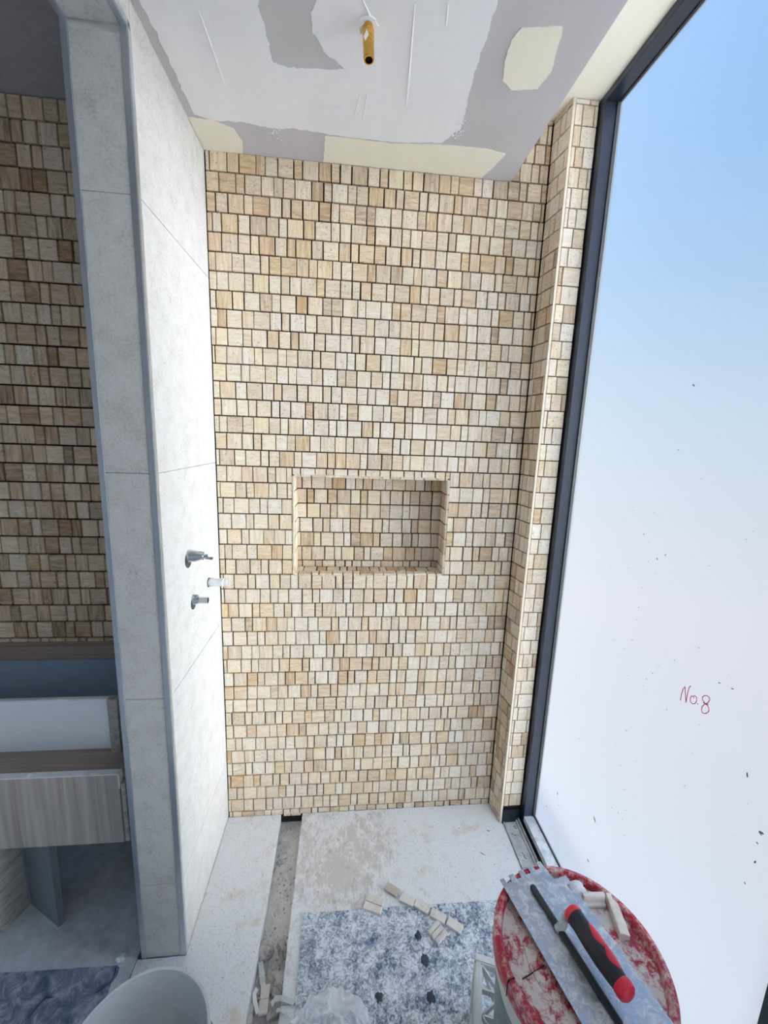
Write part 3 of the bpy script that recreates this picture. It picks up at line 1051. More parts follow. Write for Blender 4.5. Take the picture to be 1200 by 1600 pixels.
yr0 = VY + 0.02
yr1 = at(90, 1186, 'z', zr).y
vpart('rail', (VX0, yr0, zr - 0.018), (xr + 0.012, yr1 + 0.10, zr), M['walnut_x'])
yb = yr1 + 0.035
zw0, zw1 = at(90, 1181, 'y', yb).z, at(90, 1095, 'y', yb).z
xw = at(175, 1130, 'y', yb).x
vpart('drawer_box', (VX0, yb, zw0), (xw, yb + 0.016, zw1), M['melamine'])['label'] = 'white melamine drawer box'
vpart('drawer_lip', (VX0, yb - 0.001, zw1), (xw + 0.004, yb + 0.012, zw1 + 0.004), M['edge'])
xs0, xs1 = at(176, 1130, 'y', yb).x, at(184.5, 1130, 'y', yb - 0.02).x
vpart('drawer_side', (xw + 0.001, yb - 0.018, at(182, 1184, 'y', yb - 0.018).z), (xs1, yb + 0.004, at(176, 1093, 'y', yb - 0.018).z), M['walnut_y'])
zk0, zk1 = at(90, 1031, 'y', -0.035).z, at(90, 1010, 'y', -0.035).z
vpart('back_rail', (VX0, -0.036, zk0), (NX - 0.001, 0.006, zk1), M['walnut_x'])
vpart('back_panel', (VX0, -0.018, zb + 0.02), (NX - 0.001, 0.006, zk0), M['bluegrey'])['label'] = 'blue grey back panel'
vpart('side_panel', (NX - 0.02, VY + 0.05, zb), (NX - 0.003, -0.018, zk0 - 0.03), M['carcass'])  # near-black colour stands for shade in the gap beside the nib
vpart('bottom_panel', (VX0, VY + 0.02, zb), (NX - 0.02, -0.018, zb + 0.016), M['grey'])

# props under the vanity
pA, pB, pC = at(5, 1457, 'z', 0), at(46, 1414, 'z', 0), at(92, 1449, 'z', 0)


def prop(name, label, a, b, th, h, m, side, grp, part=None):
    a, b = Vector((a.x, a.y, 0)), Vector((b.x, b.y, 0))
    d = (b - a).normalized()
    n = Vector((-d.y, d.x, 0)) * side
    bm = bmesh.new()
    q = [a, b, b + n * th, a + n * th]
    add_prism(bm, [(v.x, v.y) for v in q], -0.001, h)
    o = obj(name, bm, m)
    tag(o, label, 'board')
    return o


prop('timber_offcut', 'grainy timber board offcut standing under the vanity at the frame edge', pA, pB, 0.018, zb, M['walnut_y'], 1, None)
prop('laminate_offcut', 'dull grey laminate board standing upright under the vanity by the dark gap', pB + Vector((0.006, 0.002, 0)), pC, 0.018, zb, M['grey'], 1, None)

# blue protective sheets -------------------------------------------------------------
def sheet(name, label, poly, z, m, seed, parent=None):
    bm = bmesh.new()
    add_prism(bm, ragged(poly, 0.02, 0.002, seed, 25), z, z + 0.0016)
    o = obj(name, bm, m)
    return tag(o, label, 'floor mat')


A = at(184, 1509, 'z', 0)
A2 = at(0, 1521, 'z', 0)
B2 = at(125, 1600, 'z', 0)
sheet('floor_sheet', 'dark blue protective sheet on the vanity side floor by the white bucket', [(A.x, A.y), (A.x - 0.9, A.y + 0.02), (A.x - 0.9, -1.2), (A.x + 0.035, -1.2), (A.x + 0.012, -0.60), (A.x + 0.004, -0.50)], 0.0, M['mat2'], 3)
sheet('shower_mat', 'blue membrane sheet splattered with white plaster on the shower slab', [(0.330, -0.357), (1.02, -0.362), (1.02, -1.30), (0.327, -1.30)], 0.0012, M['mat'], 4)

p = at(192, 1492, 'z', 0.0)
bm = bmesh.new()
bmesh.ops.create_icosphere(bm, subdivisions=3, radius=0.013)
for q in bm.verts:
    k = 1 + 0.6 * noise.noise(q.co * 110)
    q.co = Vector((q.co.x * k, q.co.y * k * 1.3, max(-0.002, q.co.z * 0.7 * k)))
tag(obj('mortar_lump', bm, M['tape'], None, True, (p.x, p.y, 0.0008)), 'small pale mortar lump on the floor beside the foot of the nib wall', 'mortar')
for i, (pts, l) in enumerate(((((183, 1512), (180, 1525), (172, 1536), (160, 1545), (150, 1552)), 'dark torn flap curling along the corner of the dark blue sheet'),
                              (((80, 1559), (70, 1560), (62, 1568), (52, 1580), (44, 1592)), 'dark crease flap in the middle of the dark blue sheet'))):
    pp_ = [at(u, v, 'z', 0.003) for u, v in pts]
    bm = bmesh.new()
    rows_ = []
    for k, q in enumerate(pp_):
        w_ = 0.005 * (1 - 0.5 * k / 4)
        rows_.append([bm.verts.new((q.x - w_, q.y, 0.0014)), bm.verts.new((q.x, q.y + 0.001, 0.0062)), bm.verts.new((q.x + w_, q.y + 0.002, 0.0014))])
    for A_, B_ in zip(rows_, rows_[1:]):
        for k in range(3):
            bm.faces.new((A_[k], A_[(k + 1) % 3], B_[(k + 1) % 3], B_[k]))
    bm.faces.new(rows_[0])
    bm.faces.new(rows_[-1][::-1])
    tag(obj('sheet_flap', bm, M['navy']), l, 'flap')

# loose mosaic pieces on the mat --------------------------------------------------------
def tinted_tile(name, w, h, t, tone, parent, loc, rz, backed=False, seed=0.1, tilt=0.0):
    seed = 0.6
    v, f = tile_geo(w, h, t, 0.0010)
    me = bpy.data.meshes.new(name)
    me.from_pydata(v, [], f)
    o = link(name, me, M['offcut' if tone > 0.7 else 'offcut_tan'], parent)
    o.matrix_basis = Matrix.Translation(Vector(loc)) @ Matrix.Rotation(rz, 4, 'Z') @ Matrix.Rotation(tilt, 4, 'X')
    return o


spots = [(612, 1391, 0.60), (637, 1405, 0.84), (659, 1419, 0.80), (685, 1431, 0.76), (710, 1448, 0.86)]
lab = ['tan loose mosaic tile, first of the five in the crooked line, on the bare slab', 'cream loose mosaic tile, second in the crooked line from the tan one',
       'loose mosaic tile in the middle of the crooked line of five', 'loose mosaic tile, fourth in the crooked line, touching the meshed piece', 'loose mosaic tile at the red pail end of the crooked line']
Z1 = 0.0029
prev = None
pp = [at(u, v, 'z', 0.006) for u, v, _ in spots]
dl = (pp[4] - pp[0])
base_a = math.atan2(dl.y, dl.x)
for i, ((u, v, tone), p) in enumerate(zip(spots, pp)):
    z = 0.0003 if i < 1 else Z1
    off = (0.002, -0.002, 0.003, -0.001, 0.002)[i]
    o = tinted_tile('loose_tile', 0.0485, 0.027, 0.008, tone, None, (p.x - off * sin(base_a) * 1.6, p.y + off * cos(base_a) * 1.6, z), base_a + (-0.04, 0.06, -0.03, 0.03, -0.08)[i], seed=0.1 + 0.2 * i, tilt=0.0)
    tag(o, lab[i], 'tile', 'loose mosaic tiles on the shower floor')


def meshed(name, label, px, w, h, rz, z, rows, group=None, wz=0.009, pitch=0.0):
    p = at(*px, 'z', z + 0.006)
    t = thing(name, label, 'tile offcut', (p.x, p.y, z), rz, group)
    if pitch:
        t.rotation_euler = (pitch, 0, rz)
    for k in range(rows):
        hh = h / rows
        tinted_tile('tile', w, hh - 0.0024, wz - 0.001, 0.90, t, (0, -h / 2 + hh * (k + 0.5), 0), 0, seed=0.3)
    bm = bmesh.new()
    n = 9
    for k in range(n):
        x = -w / 2 + w * (k + 0.5) / n
        add_box(bm, (x - 0.0005, -h / 2, wz - 0.0012), (x + 0.0005, h / 2, wz - 0.0004))
    o = obj('backing_mesh', bm, M['mesh'], t)
    return t


meshed('tile_offcut', 'white mesh backed pair of tiles by the bare slab edge of the mat', (584, 1412), 0.060, 0.050, base_a + 0.18, Z1 + 0.0, 2, 'mesh backed offcuts on the mat')
meshed('tile_offcut', 'square white mesh backed offcut tucked below the line of loose tiles', (684, 1456), 0.046, 0.046, 0.62, Z1, 3, 'mesh backed offcuts on the mat')
for i, (u, v, s, l) in enumerate(((599, 1435, 0.010, 'small white mortar crumb beside the mesh backed pair of tiles'), (653, 1462, 0.012, 'dark blob of mortar on the mat left of the meshed square'), (664, 1500, 0.017, 'dark wet mortar blob in the middle of the mat'), (592, 1558, 0.014, 'dark mortar blob on the mat near the plastic bag'), (673, 1558, 0.014, 'round dark mortar blob at the mat edge facing the crate'))):
    p = at(u, v, 'z', 0.004)
    bm = bmesh.new()
    bmesh.ops.create_icosphere(bm, subdivisions=3, radius=s)
    for q in bm.verts:
        k = 1 + 0.75 * noise.noise(q.co * (1.9 / s) + Vector((i * 7, 0, 0)))
        k *= 0.72
        q.co = Vector((q.co.x * k, q.co.y * k * (1.3 if i else 1), max(0, q.co.z * (0.5 if i == 0 else 0.10) * k)))
    o = obj('mortar_blob', bm, M['tape'] if i == 0 else M['bluegrey'] if i > 4 else plain('dark wet mortar', (0.02, 0.032, 0.055), 0.6), None, True, (p.x, p.y, 0.0026))
    tag(o, l, 'mortar')

# ------------------------------------------------------------------ trench debris
def lump(label, px, s, squash, i, m='lump', z=-0.048, name='mortar_lump'):
    p = at(*px, 'z', -0.03)
    bm = bmesh.new()
    bmesh.ops.create_icosphere(bm, subdivisions=4, radius=s)
    for q in bm.verts:
        k = 1 + 0.55 * noise.noise(q.co * (1.1 / s) + Vector((i * 5.3, 2, 0))) + 0.32 * noise.noise(q.co * (2.9 / s) + Vector((i, 7, 3))) - 0.10 * abs(noise.noise(q.co * (7 / s)))
        q.co = Vector((q.co.x * k, q.co.y * k, max(-s * squash * 0.6, q.co.z * squash * k)))
    zmin = min(q.co.z for q in bm.verts)
    o = obj(name, bm, M[m], None, True, (p.x, p.y, z - zmin - 0.0005))
    return tag(o, label, 'mortar', 'mortar lumps in the drain trench')


lump('largest grey mortar lump in the drain trench', (412, 1484), 0.026, 0.8, 1)
lump('mortar lump against the far trench edge behind the largest lump', (440, 1474), 0.015, 0.7, 2)
lump('flat mortar lump under the ribbed tile offcut in the trench', (432, 1545), 0.016, 0.7, 3)
lump('brownish mortar lump beside the white plastic clip', (426, 1576), 0.018, 0.7, 4)
lump('small lump alone halfway up the trench', (437, 1342), 0.010, 0.5, 5)
lump('tiny dark lump near the tiled end of the trench', (436, 1312), 0.008, 0.3, 6)


def curl(name, label, pxs, z, wid, m, cat, th=0.0012, grp=None):
    pts = [at(u, v, 'z', z) + Vector((0, 0, dz)) for u, v, dz in pxs]
    bm = bmesh.new()
    rows = []
    for i, p in enumerate(pts):
        d = (pts[min(i + 1, len(pts) - 1)] - pts[max(0, i - 1)]).normalized()
        s = d.cross(Vector((0, 0, 1))).normalized() * wid / 2
        rows.append([bm.verts.new(q) for q in (p - s, p + s, p + s + Vector((0, 0, th)), p - s + Vector((0, 0, th)))])
    for a, b in zip(rows, rows[1:]):
        for k in range(4):
            bm.faces.new((a[k], a[(k + 1) % 4], b[(k + 1) % 4], b[k]))
    bm.faces.new(rows[0])
    bm.faces.new(rows[-1][::-1])
    o = obj(name, bm, M[m])
    return tag(o, label, cat, grp)


curl('mesh_strip', 'thin upright torn strip leaning on the far trench edge', [(445, 1462, 0), (440, 1485, .004), (437, 1505, 0)], -0.03, 0.008, 'lump', 'scrap', grp='torn scraps in the trench')
curl('mesh_strip', 'dark folded torn strip behind the largest mortar lump', [(436, 1470, 0), (440, 1480, .008), (447, 1490, .010), (446, 1500, 0)], -0.03, 0.012, 'lump', 'scrap', grp='torn scraps in the trench')
curl('mesh_strip', 'bent grey strip curving below the largest mortar lump', [(430, 1498, .004), (424, 1505, .002), (420, 1515, 0), (422, 1526, 0), (428, 1534, 0)], -0.034, 0.012, 'lump', 'scrap', grp='torn scraps in the trench')
curl('mesh_strip', 'perforated pale strip above the ribbed tile offcut', [(406, 1500, 0), (409, 1520, .001), (411, 1540, 0)], -0.034, 0.014, 'crate', 'scrap', grp='torn scraps in the trench')
curl('plastic_clip', 'white plastic levelling clip bridging the trench edge', [(424, 1566, -.010), (430, 1561, 0), (440, 1562, .004), (452, 1566, .004), (460, 1569, .004)], 0.001, 0.012, 'crate', 'clip', 0.0025, 'levelling clips at the trench')
curl('plastic_clip', 'curved white plastic clip beside the clear bag', [(432, 1578, -.004), (440, 1580, .004), (446, 1586, .006), (449, 1594, .004)], 0.002, 0.008, 'crate', 'clip', 0.0025, 'levelling clips at the trench')
curl('plastic_clip', 'pale wedge shaped clip leaning by the ribbed tile offcut', [(402, 1548, .006), (397, 1556, .004), (399, 1568, 0), (403, 1582, -.004)], -0.024, 0.010, 'edge', 'clip', 0.0025, 'levelling clips at the trench')
meshed('tile_offcut', 'ribbed back of a mesh backed tile pair lying in the trench', (413, 1561), 0.024, 0.062, 0.05, -0.034, 2)
meshed('tile_offcut', 'small narrow tile offcut lying in the trench near the slab edge', (391, 1584), 0.013, 0.040, 0.10, -0.036, 2)
for i, (u, v, a, l) in enumerate(((444, 1338, 0.4, 'small pale tile chip halfway along the trench'), (428, 1358, 1.2, 'little dark chip in the middle of the trench'), (398, 1420, .8, 'thin chip lying in the trench beside the left slab'))):
    p = at(u, v, 'z', -0.042)
    o = tinted_tile('tile_chip', 0.018, 0.009 if i else 0.014, 0.005, (0.8, 0.35, 0.6)[i], None, (p.x, p.y, -0.0482), a, seed=.2 * i)
    tag(o, l, 'tile chip', 'chips in the trench')
bm = bmesh.new()
rc = random.Random(5)
for k in range(420):
    if k < 240:
        y = -1.0 * rc.random() ** 0.8 - 0.01
        x, z, sz = rc.uniform(S1 + 0.004, S2 - 0.004), -0.0482, rc.uniform(0.0008, 0.0034)
    elif k < 330:
        x, y, z, sz = rc.uniform(S2 + 0.01, S3 - 0.01), rc.uniform(-0.34, -0.02), -0.0003, rc.uniform(0.0006, 0.0016)
    else:
        x, y, z, sz = rc.uniform(0.01, S1 - 0.01), rc.uniform(-0.8, -0.02), -0.0003, rc.uniform(0.0006, 0.0016)
    q = [(x + sz * cos(t) * rc.uniform(.5, 1.5), y + sz * sin(t) * rc.uniform(.5, 1.5)) for t in (0.2, 1.5, 2.9, 4.4)]
    add_prism(bm, q, z, z + sz * rc.uniform(.5, 1.1))
o = obj('grit', bm, M['lump'], floor)
o['kind'] = 'stuff'
# scattered chips on the right slab and sill
for i, (u, v, ln, a, l) in enumerate(((754, 1334, 0.020, -0.7, 'dark splinter on the slab in front of the window tray'), (763, 1298, 0.012, -0.5, 'short dark splinter on the slab below the pier'), (717, 1294, 0.007, 0.3, 'tiny dark chip on the slab left of the splinters'), (633, 1283, 0.006, 0.1, 'tiny black chip on the slab near the back wall'))):
    p = at(u, v, 'z', 0.001)
    bm = bmesh.new()
    add_prism(bm, [(-ln / 2, -0.0006), (0, -0.0014), (ln / 2, 0.0003), (0, 0.0012)], 0, 0.0014)
    o = obj('splinter', bm, M['grime'], None, False, (p.x, p.y, 0.0003))
    o.rotation_euler = (0, 0, a)
    tag(o, l, 'splinter', 'splinters on the shower slab')
for i, (u, v, ln, a, l) in enumerate(((805, 1293, 0.014, -0.6, 'curled shaving in the window tray nearest the pier'), (803, 1304, 0.016, -0.2, 'curled shaving in the window tray, second from the pier'), (819, 1337, 0.026, -1.2, 'long thin shaving in the window tray by the trowel'))):
    p = at(u, v, 'z', 0.005)
    bm = bmesh.new()
    add_tube(bm, [(ln * (k / 6 - .5), 0.003 * sin(k * 1.1), 0.0014) for k in range(7)], 0.0012, 6)
    o = obj('shaving', bm, M['grime'], None, False, (p.x, p.y, 0.0038))
    o.rotation_euler = (0, 0, a)
    tag(o, l, 'shaving', 'shavings in the window tray')

# ------------------------------------------------------------------ white bucket
BC = Vector((0.0525, -0.801, 0.0))
BH, BR = 0.32, 0.1370
t = thing('bucket', 'empty white plastic bucket on the slab beside the nib wall', 'bucket', BC)
bm = bmesh.new()
add_lathe(bm, [(0, 0.0), (0.104, 0.0), (0.108, 0.004), (BR - 0.003, BH - 0.004), (BR - 0.006, BH - 0.004), (0.1055, 0.008), (0, 0.007)], 72)
obj('body', bm, M['white'], t, True)
bm = bmesh.new()
add_lathe(bm, [(BR - 0.0062, BH - 0.003), (BR - 0.0058, BH), (BR - 0.001, BH + 0.0012), (BR, BH - 0.001), (BR, BH - 0.014), (BR - 0.003, BH - 0.015), (BR - 0.0035, BH - 0.004)], 72)
obj('rim', bm, M['white'], t, True)
bm = bmesh.new()
for z, rr in ((BH - 0.05, 0.1335), (BH - 0.075, 0.1313)):
    add_lathe(bm, [(rr - 0.002, z), (rr + 0.003, z - 0.001), (rr + 0.003, z - 0.006), (rr - 0.003, z - 0.007)], 64)
obj('rib', bm, M['white'], t, True)
bm = bmesh.new()
N = 40
for dr in (0.0,):
    pts = []
    for k in range(N + 1):
        a = pi * k / N
        pts.append((0.141 * cos(a + 0.35), 0.141 * sin(a + 0.35), BH - 0.055 - 0.085 * sin(a)))
    add_tube(bm, pts, 0.0022, 8)
obj('handle', bm, M['chrome'], t, True)
# faint moulded rings and worn lettering on the inside wall
bm = bmesh.new()
for k in range(3):
    z = BH - 0.09 - 0.05 * k
    rr = 0.1055 + (BR - 0.006 - 0.1055) * (z - 0.008) / (BH - 0.012)
    add_lathe(bm, [(rr + 0.0006, z), (rr - 0.0007, z - 0.001), (rr + 0.0002, z - 0.002)], 64)
obj('moulded_ring', bm, M['white'], t)

# ------------------------------------------------------------------ crate under the pail
ca = at(742, 1487, 'z', 0.2)
cb = at(740, 1592, 'z', 0.2)
cang = math.atan2(cb.y - ca.y, cb.x - ca.x) + pi / 2
CS, CH = 0.32, 0.198
t = thing('crate', 'dusty white plastic lattice crate upturned under the red lidded pail', 'crate', (ca.x, ca.y, 0.0028), cang)
# local: origin at the far left corner, +x right, -y towards the room


def ring_box(bm, z0, z1, w):
    add_box(bm, (0, -w, z0), (CS, 0, z1), 0.003)
    add_box(bm, (0, -CS, z0), (CS, -CS + w, z1), 0.003)
    add_box(bm, (0, -CS + w, z0), (w, -w, z1), 0.003)
    add_box(bm, (CS - w, -CS + w, z0), (CS, -w, z1), 0.003)


bm = bmesh.new()
ring_box(bm, CH - 0.022, CH, 0.019)
obj('top_frame', bm, M['crate'], t)
bm = bmesh.new()
ring_box(bm, 0.0, 0.02, 0.012)
obj('bottom_frame', bm, M['crate'], t)
for x, yy in ((0, -0.018), (CS - 0.018, -0.018), (0, -CS), (CS - 0.018, -CS)):
    box('corner_post', (x, yy, 0.01), (x + 0.018, yy + 0.018, CH - 0.01), M['crate'], t, 0.002)


def bar(bm, a, b, w=0.0035, d=0.016):
    a, b = Vector(a), Vector(b)
    dv = (b - a)
    ln = dv.length
    mt = Matrix.Translation((a + b) / 2) @ dv.to_track_quat('X', 'Z').to_matrix().to_4x4()
    add_box(bm, (-ln / 2, -w / 2, -d / 2), (ln / 2, w / 2, d / 2), 0, mt)


n = 6
st = (CS - 0.038) / n
for i in range(n):
    x = 0.019 + st * i
    bm = bmesh.new()
    for j in range(n):
        y1, y2 = -0.019 - st * j, -0.019 - st * (j + 1)
        if (i + j) % 2 == 0:
            bar(bm, (x, y1, CH - 0.013), (x + st, y2, CH - 0.013))
        else:
            bar(bm, (x + st, y1, CH - 0.013), (x, y2, CH - 0.013))
        bar(bm, (x, y2, CH - 0.013), (x + st, y2, CH - 0.013), 0.003)
    if i < n - 1:
        bar(bm, (x + st, -0.019, CH - 0.013), (x + st, -CS + 0.019, CH - 0.013), 0.003)
    obj('lattice', bm, M['crate'], t)
for a, b in (((0.006, -0.018), (0.006, -CS + 0.018)), ((0.018, -0.006), (CS - 0.018, -0.006)), ((CS - 0.006, -0.018), (CS - 0.006, -CS + 0.018)), ((0.018, -CS + 0.006), (CS - 0.018, -CS + 0.006))):
    bm = bmesh.new()
    A, B = Vector((*a, 0)), Vector((*b, 0))
    for k in range(5):
        p, q = A.lerp(B, k / 5), A.lerp(B, (k + 1) / 5)
        z0, z1 = (0.018, CH - 0.02) if k % 2 else (CH - 0.02, 0.018)
        bar(bm, (p.x, p.y, z0), (q.x, q.y, z1), 0.003, 0.008)
        bar(bm, (q.x, q.y, 0.018), (q.x, q.y, CH - 0.02), 0.003, 0.008)
    obj('side_lattice', bm, M['crate'], t)

# ------------------------------------------------------------------ pail
LZ = 0.570
PC = Vector((0.893, -0.854, 0.0028 + CH))
h = LZ - PC.z
t = thing('pail', 'white pail with a plaster-dusted red lid standing on the lattice crate', 'bucket', PC)
bm = bmesh.new()
add_lathe(bm, [(0, 0.0), (0.126, 0.0), (0.130, 0.004), (0.1445, h - 0.075), (0.150, h - 0.070), (0.150, h - 0.050), (0.1475, h - 0.046), (0.148, h - 0.012), (0.146, h - 0.010), (0.140, h - 0.03), (0, h - 0.03)], 72)
obj('body', bm, M['pail'], t, True)
bm = bmesh.new()
add_lathe(bm, [(0.1300, 0.02), (0.1322, 0.022), (0.1445, h - 0.095), (0.1425, h - 0.093)], 72)
obj('label_band', bm, M['label'], t, True)
bm = bmesh.new()
RL = 0.1565
add_lathe(bm, [(RL - 0.012, h - 0.040), (RL - 0.003, h - 0.040), (RL, h - 0.032), (RL, h - 0.006), (RL - 0.003, h), (RL - 0.010, h + 0.001), (RL - 0.015, h - 0.003), (RL - 0.018, h - 0.014)], 96)
obj('lid_rim', bm, M['red'], t, True)
bm = bmesh.new()
add_lathe(bm, [(0, h - 0.0105), (0.05, h - 0.0105), (0.100, h - 0.0115), (0.102, h - 0.0135), (RL - 0.017, h - 0.0135), (RL - 0.017, h - 0.020), (0, h - 0.020)], 96)
lid = obj('lid', bm, M['lid'], t, True)
pn = at(802.7, 1528.7, 'z', LZ) - PC
bm = bmesh.new()
add_box(bm, (RL - 0.0135, -0.0009, h - 0.034), (RL + 0.0006, 0.0009, h + 0.0012), 0, Matrix.Rotation(math.atan2(pn.y, pn.x), 4, 'Z'))
obj('tear_notch', bm, M['dark'], t)
g0, g1 = at(816, 1530, 'z', LZ - 0.0135) - PC, at(851, 1508.5, 'z', LZ - 0.0115) - PC
bm = bmesh.new()
add_tube(bm, [(g0.x, g0.y, h - 0.0133), (g1.x, g1.y, h - 0.0108)], 0.0009, 6)
obj('lid_groove', bm, M['dark'], t)

# ------------------------------------------------------------------ trowel lying across the lid
BZ = LZ + 0.0020
ta = math.atan2(-0.973, 0.230)
o0 = Vector((0.787, -0.725, BZ))
t = thing('notched_trowel', 'steel notched trowel with black and red handle lying across the red lid', 'trowel', o0, ta)
# local: +x along the blade towards the camera, +y to the right edge of the blade
poly = [(0.0, 0.0)]
yv = 0.010
while yv < 0.095:
    q = -0.006 * (yv / .1)
    poly += [(q, yv), (q + 0.012, yv + 0.001), (q + 0.012, yv + 0.013), (q - 0.001, yv + 0.014)]
    yv += 0.026
poly += [(-0.006, 0.112), (0.034, 0.116), (0.036, 0.146), (0.052, 0.146), (0.052, 0.134), (0.066, 0.134), (0.066, 0.146)]
poly += [(0.30, 0.146), (0.30, 0.0)]
clean = []
for q in poly:
    if not clean or (Vector(q) - Vector(clean[-1])).length > 1e-5:
        clean.append(q)
bm = bmesh.new()
add_prism(bm, [(x, y) for x, y in clean], 0.0, 0.0012)
obj('blade', bm, M['steel'], t)
p0 = Vector((0.850, -0.745, 0)) - Vector((o0.x, o0.y, 0))
Rz = Matrix.Rotation(-ta, 3, 'Z')
l0 = Rz @ p0
l1 = Rz @ (Vector((0.901, -0.961, 0)) - Vector((o0.x, o0.y, 0)))
bm = bmesh.new()
a, b = Vector((l0.x, l0.y, 0.006)), Vector((l1.x, l1.y, 0.006))
add_tube(bm, [a, a.lerp(b, 0.02), a.lerp(b, 0.3), a.lerp(b, 0.4), a.lerp(b, 0.98), b], [0.004, 0.0062, 0.0062, 0.0068, 0.0062, 0.004], 14)
obj('spine', bm, M['grip'], t, True)['label'] = 'dark mounting bar'


def hz(px, z):
    p = at(*px, 'z', z)
    q = Rz @ (Vector((p.x, p.y, 0)) - Vector((o0.x, o0.y, 0)))
    return Vector((q.x, q.y, z - BZ))


cpx = lambda x, y: (760 + x / 3.75, 1330 + y / 3.75)
ZH = LZ + 0.048
hA, hB = hz(cpx(492, 345), ZH), hz(cpx(838, 852), ZH)
mid = a.lerp(b, 0.36)
bm = bmesh.new()
add_tube(bm, [(mid.x, mid.y, 0.004), (mid.x + 0.004, mid.y + 0.006, 0.018), (hA.x - 0.002, hA.y - 0.008, ZH - BZ - 0.010), (hA.x + 0.006, hA.y, ZH - BZ)], [0.010, 0.0075, 0.0075, 0.008], 12)
obj('tang', bm, M['steel'], t, True)


def hp(f):
    return hA.lerp(hB, f)


HR = [(0.0, 0.0120), (0.02, 0.0152), (0.09, 0.0166), (0.20, 0.0160), (0.40, 0.0178), (0.60, 0.0182), (0.78, 0.0165), (0.88, 0.0150)]
bm = bmesh.new()
add_tube(bm, [hp(f) for f, _ in HR], [x for _, x in HR], 24)
hd = obj('handle', bm, M['grip'], t, True)
bm = bmesh.new()
add_tube(bm, [hp(f) for f in (-0.012, 0.0, 0.02, 0.085, 0.09)], [0.010, 0.0135, 0.0160, 0.0174, 0.0165], 24)
obj('front_cap', bm, M['redgrip'], hd, True)['label'] = 'red front ring'
bm = bmesh.new()
add_tube(bm, [hp(f) for f in (0.868, 0.88, 0.93, 0.98, 1.01, 1.02)], [0.0152, 0.0162, 0.0168, 0.0155, 0.0105, 0.003], 24)
obj('end_cap', bm, M['redgrip'], hd, True)['label'] = 'red end cap'
ax = (hB - hA).normalized()
side = ax.cross(Vector((0, 0, 1))).normalized()
if side.y < 0:
    side = -side
upv = side.cross(ax)
if upv.z < 0:
    upv = -upv


def inlay(nm, f0, f1, ang, wid, bulge):
    bm = bmesh.new()
    ring = []
    for i in range(13):
        f = f0 + (f1 - f0) * i / 12
        rr = 0.0176 + bulge
        for (fa, ra), (fb, rb) in zip(HR, HR[1:]):
            if fa <= f <= fb:
                rr = ra + (rb - ra) * (f - fa) / (fb - fa) + bulge
        w = wid * max(0.06, sin(pi * (i + 0.35) / 12.7)) ** 0.7
        line = []
        for j in range(7):
            an = ang + w * (j / 6 - 0.5)
            e_ = 1.0 if 0 < j < 6 and 0 < i < 12 else 0.93
            line.append(bm.verts.new(hp(f) + (side * cos(an) + upv * sin(an)) * rr * e_))
        ring.append(line)
    for A_, B_ in zip(ring, ring[1:]):
        for j in range(6):
            bm.faces.new((A_[j], A_[j + 1], B_[j + 1], B_[j]))
    obj(nm, bm, M['redgrip'], hd, True)['label'] = 'red rubber inlay'


inlay('inlay', 0.27, 0.60, 0.95, 1.5, 0.0012)
inlay('inlay', 0.56, 0.80, 1.05, 1.35, 0.0012)

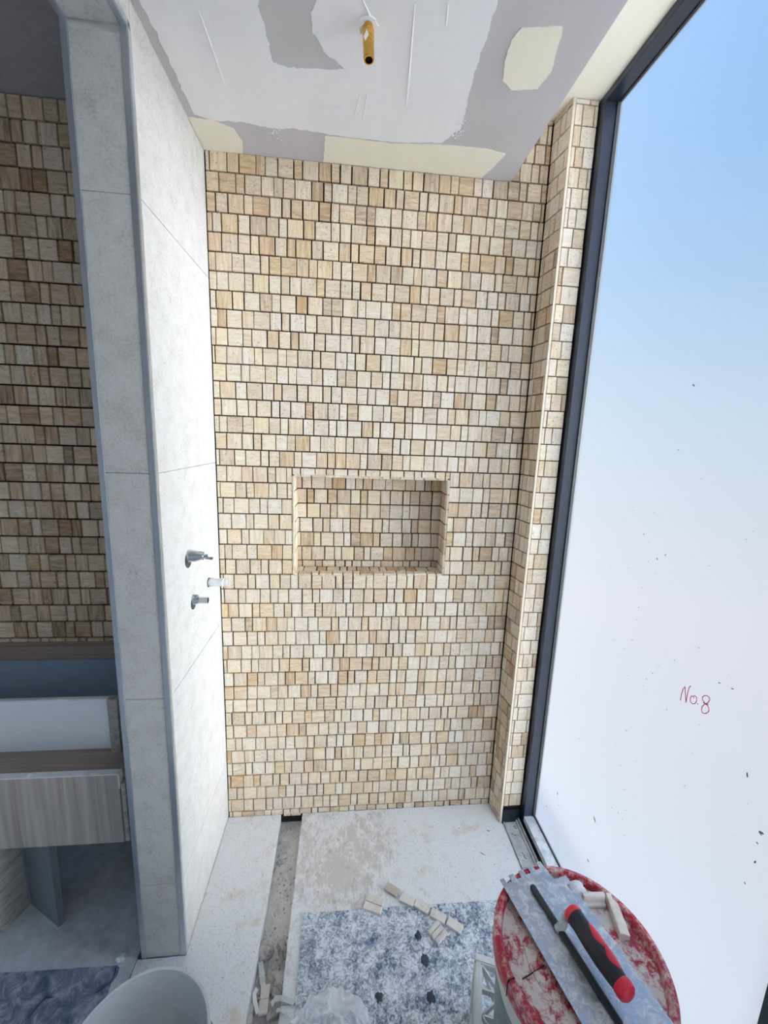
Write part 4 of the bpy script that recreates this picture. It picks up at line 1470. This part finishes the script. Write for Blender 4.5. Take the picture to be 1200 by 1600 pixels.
# plaster and offcuts on the lid
LD = LZ - 0.0125
c0 = at(*cpx(625, 268), 'z', LD + 0.012)
t = thing('tile_offcut', 'mesh backed tile strip standing on edge on the red lid', 'tile offcut', (c0.x, c0.y, LD + 0.0003), -0.06, 'tile offcuts on the red lid')
tinted_tile('tile', 0.046, 0.020, 0.008, 0.86, t, (0, 0.002, 0.0105), 0, tilt=radians(82))
tinted_tile('tile', 0.044, 0.012, 0.007, 0.80, t, (0, -0.006, 0.0), 0)
c1 = at(*cpx(735, 365), 'z', LD + 0.012)
d0, d1 = at(*cpx(690, 245), 'z', LD), at(*cpx(775, 490), 'z', LD)
da = math.atan2(d1.y - d0.y, d1.x - d0.x)
t = thing('tile_offcut', 'narrow pair of tile strips stuck together on the red lid', 'tile offcut', (c1.x, c1.y, LD + 0.0003), da, 'tile offcuts on the red lid')
tinted_tile('tile', 0.074, 0.010, 0.016, 0.88, t, (0, 0.006, 0.0), 0)
tinted_tile('tile', 0.066, 0.009, 0.012, 0.94, t, (0.002, 0.0165, 0.0), 0)
c2 = at(*cpx(640, 430), 'z', LD)
o = tinted_tile('tile_sliver', 0.085, 0.010, 0.007, 0.84, None, (c2.x, c2.y, LD + 0.0003), ta + 0.12)
tag(o, 'long thin tile sliver lying beside the trowel handle on the lid', 'tile offcut', 'tile offcuts on the red lid')
c3 = at(*cpx(520, 235), 'z', LD + 0.008)
bm = bmesh.new()
bmesh.ops.create_icosphere(bm, subdivisions=3, radius=0.016)
for q in bm.verts:
    k = 1 + 0.5 * noise.noise(q.co * 80)
    q.co = Vector((q.co.x * k * 1.2, q.co.y * k, max(-0.004, q.co.z * 0.5 * k)))
zm = min(q.co.z for q in bm.verts)
o = obj('mortar_lump', bm, M['tape'], None, True, (c3.x + 0.012, c3.y + 0.004, LD + 0.0004 - zm))
tag(o, 'pale mortar lump on the lid between trowel corner and tile strip', 'mortar')

# ------------------------------------------------------------------ clear plastic bag
bm = bmesh.new()
bmesh.ops.create_icosphere(bm, subdivisions=6, radius=1.0)
for q in bm.verts:
    c = q.co.copy()
    fold = 1 - abs(noise.noise(c * 2.3 + Vector((3, 1, 8)))) * 1.6
    fine = 1 - abs(noise.noise(c * 5.5 + Vector((1, 5, 2)))) * 1.8
    k = 0.86 + 0.20 * fold + 0.085 * fine + 0.16 * noise.noise(c * 1.2)
    p = Vector((c.x * 0.115 * k, c.y * 0.13 * k, c.z * 0.095 * k))
    if p.z < -0.030:
        p.z = -0.030 + (p.z + 0.030) * 0.08
        p.x *= 1.12
        p.y *= 1.12
    q.co = p
zm = min(q.co.z for q in bm.verts)
bag = obj('plastic_bag', bm, M['film'], None, True, (0.428, -0.730, 0.0031 - zm))
tag(bag, 'crumpled clear plastic bag on the blue mat by the trench', 'plastic bag')
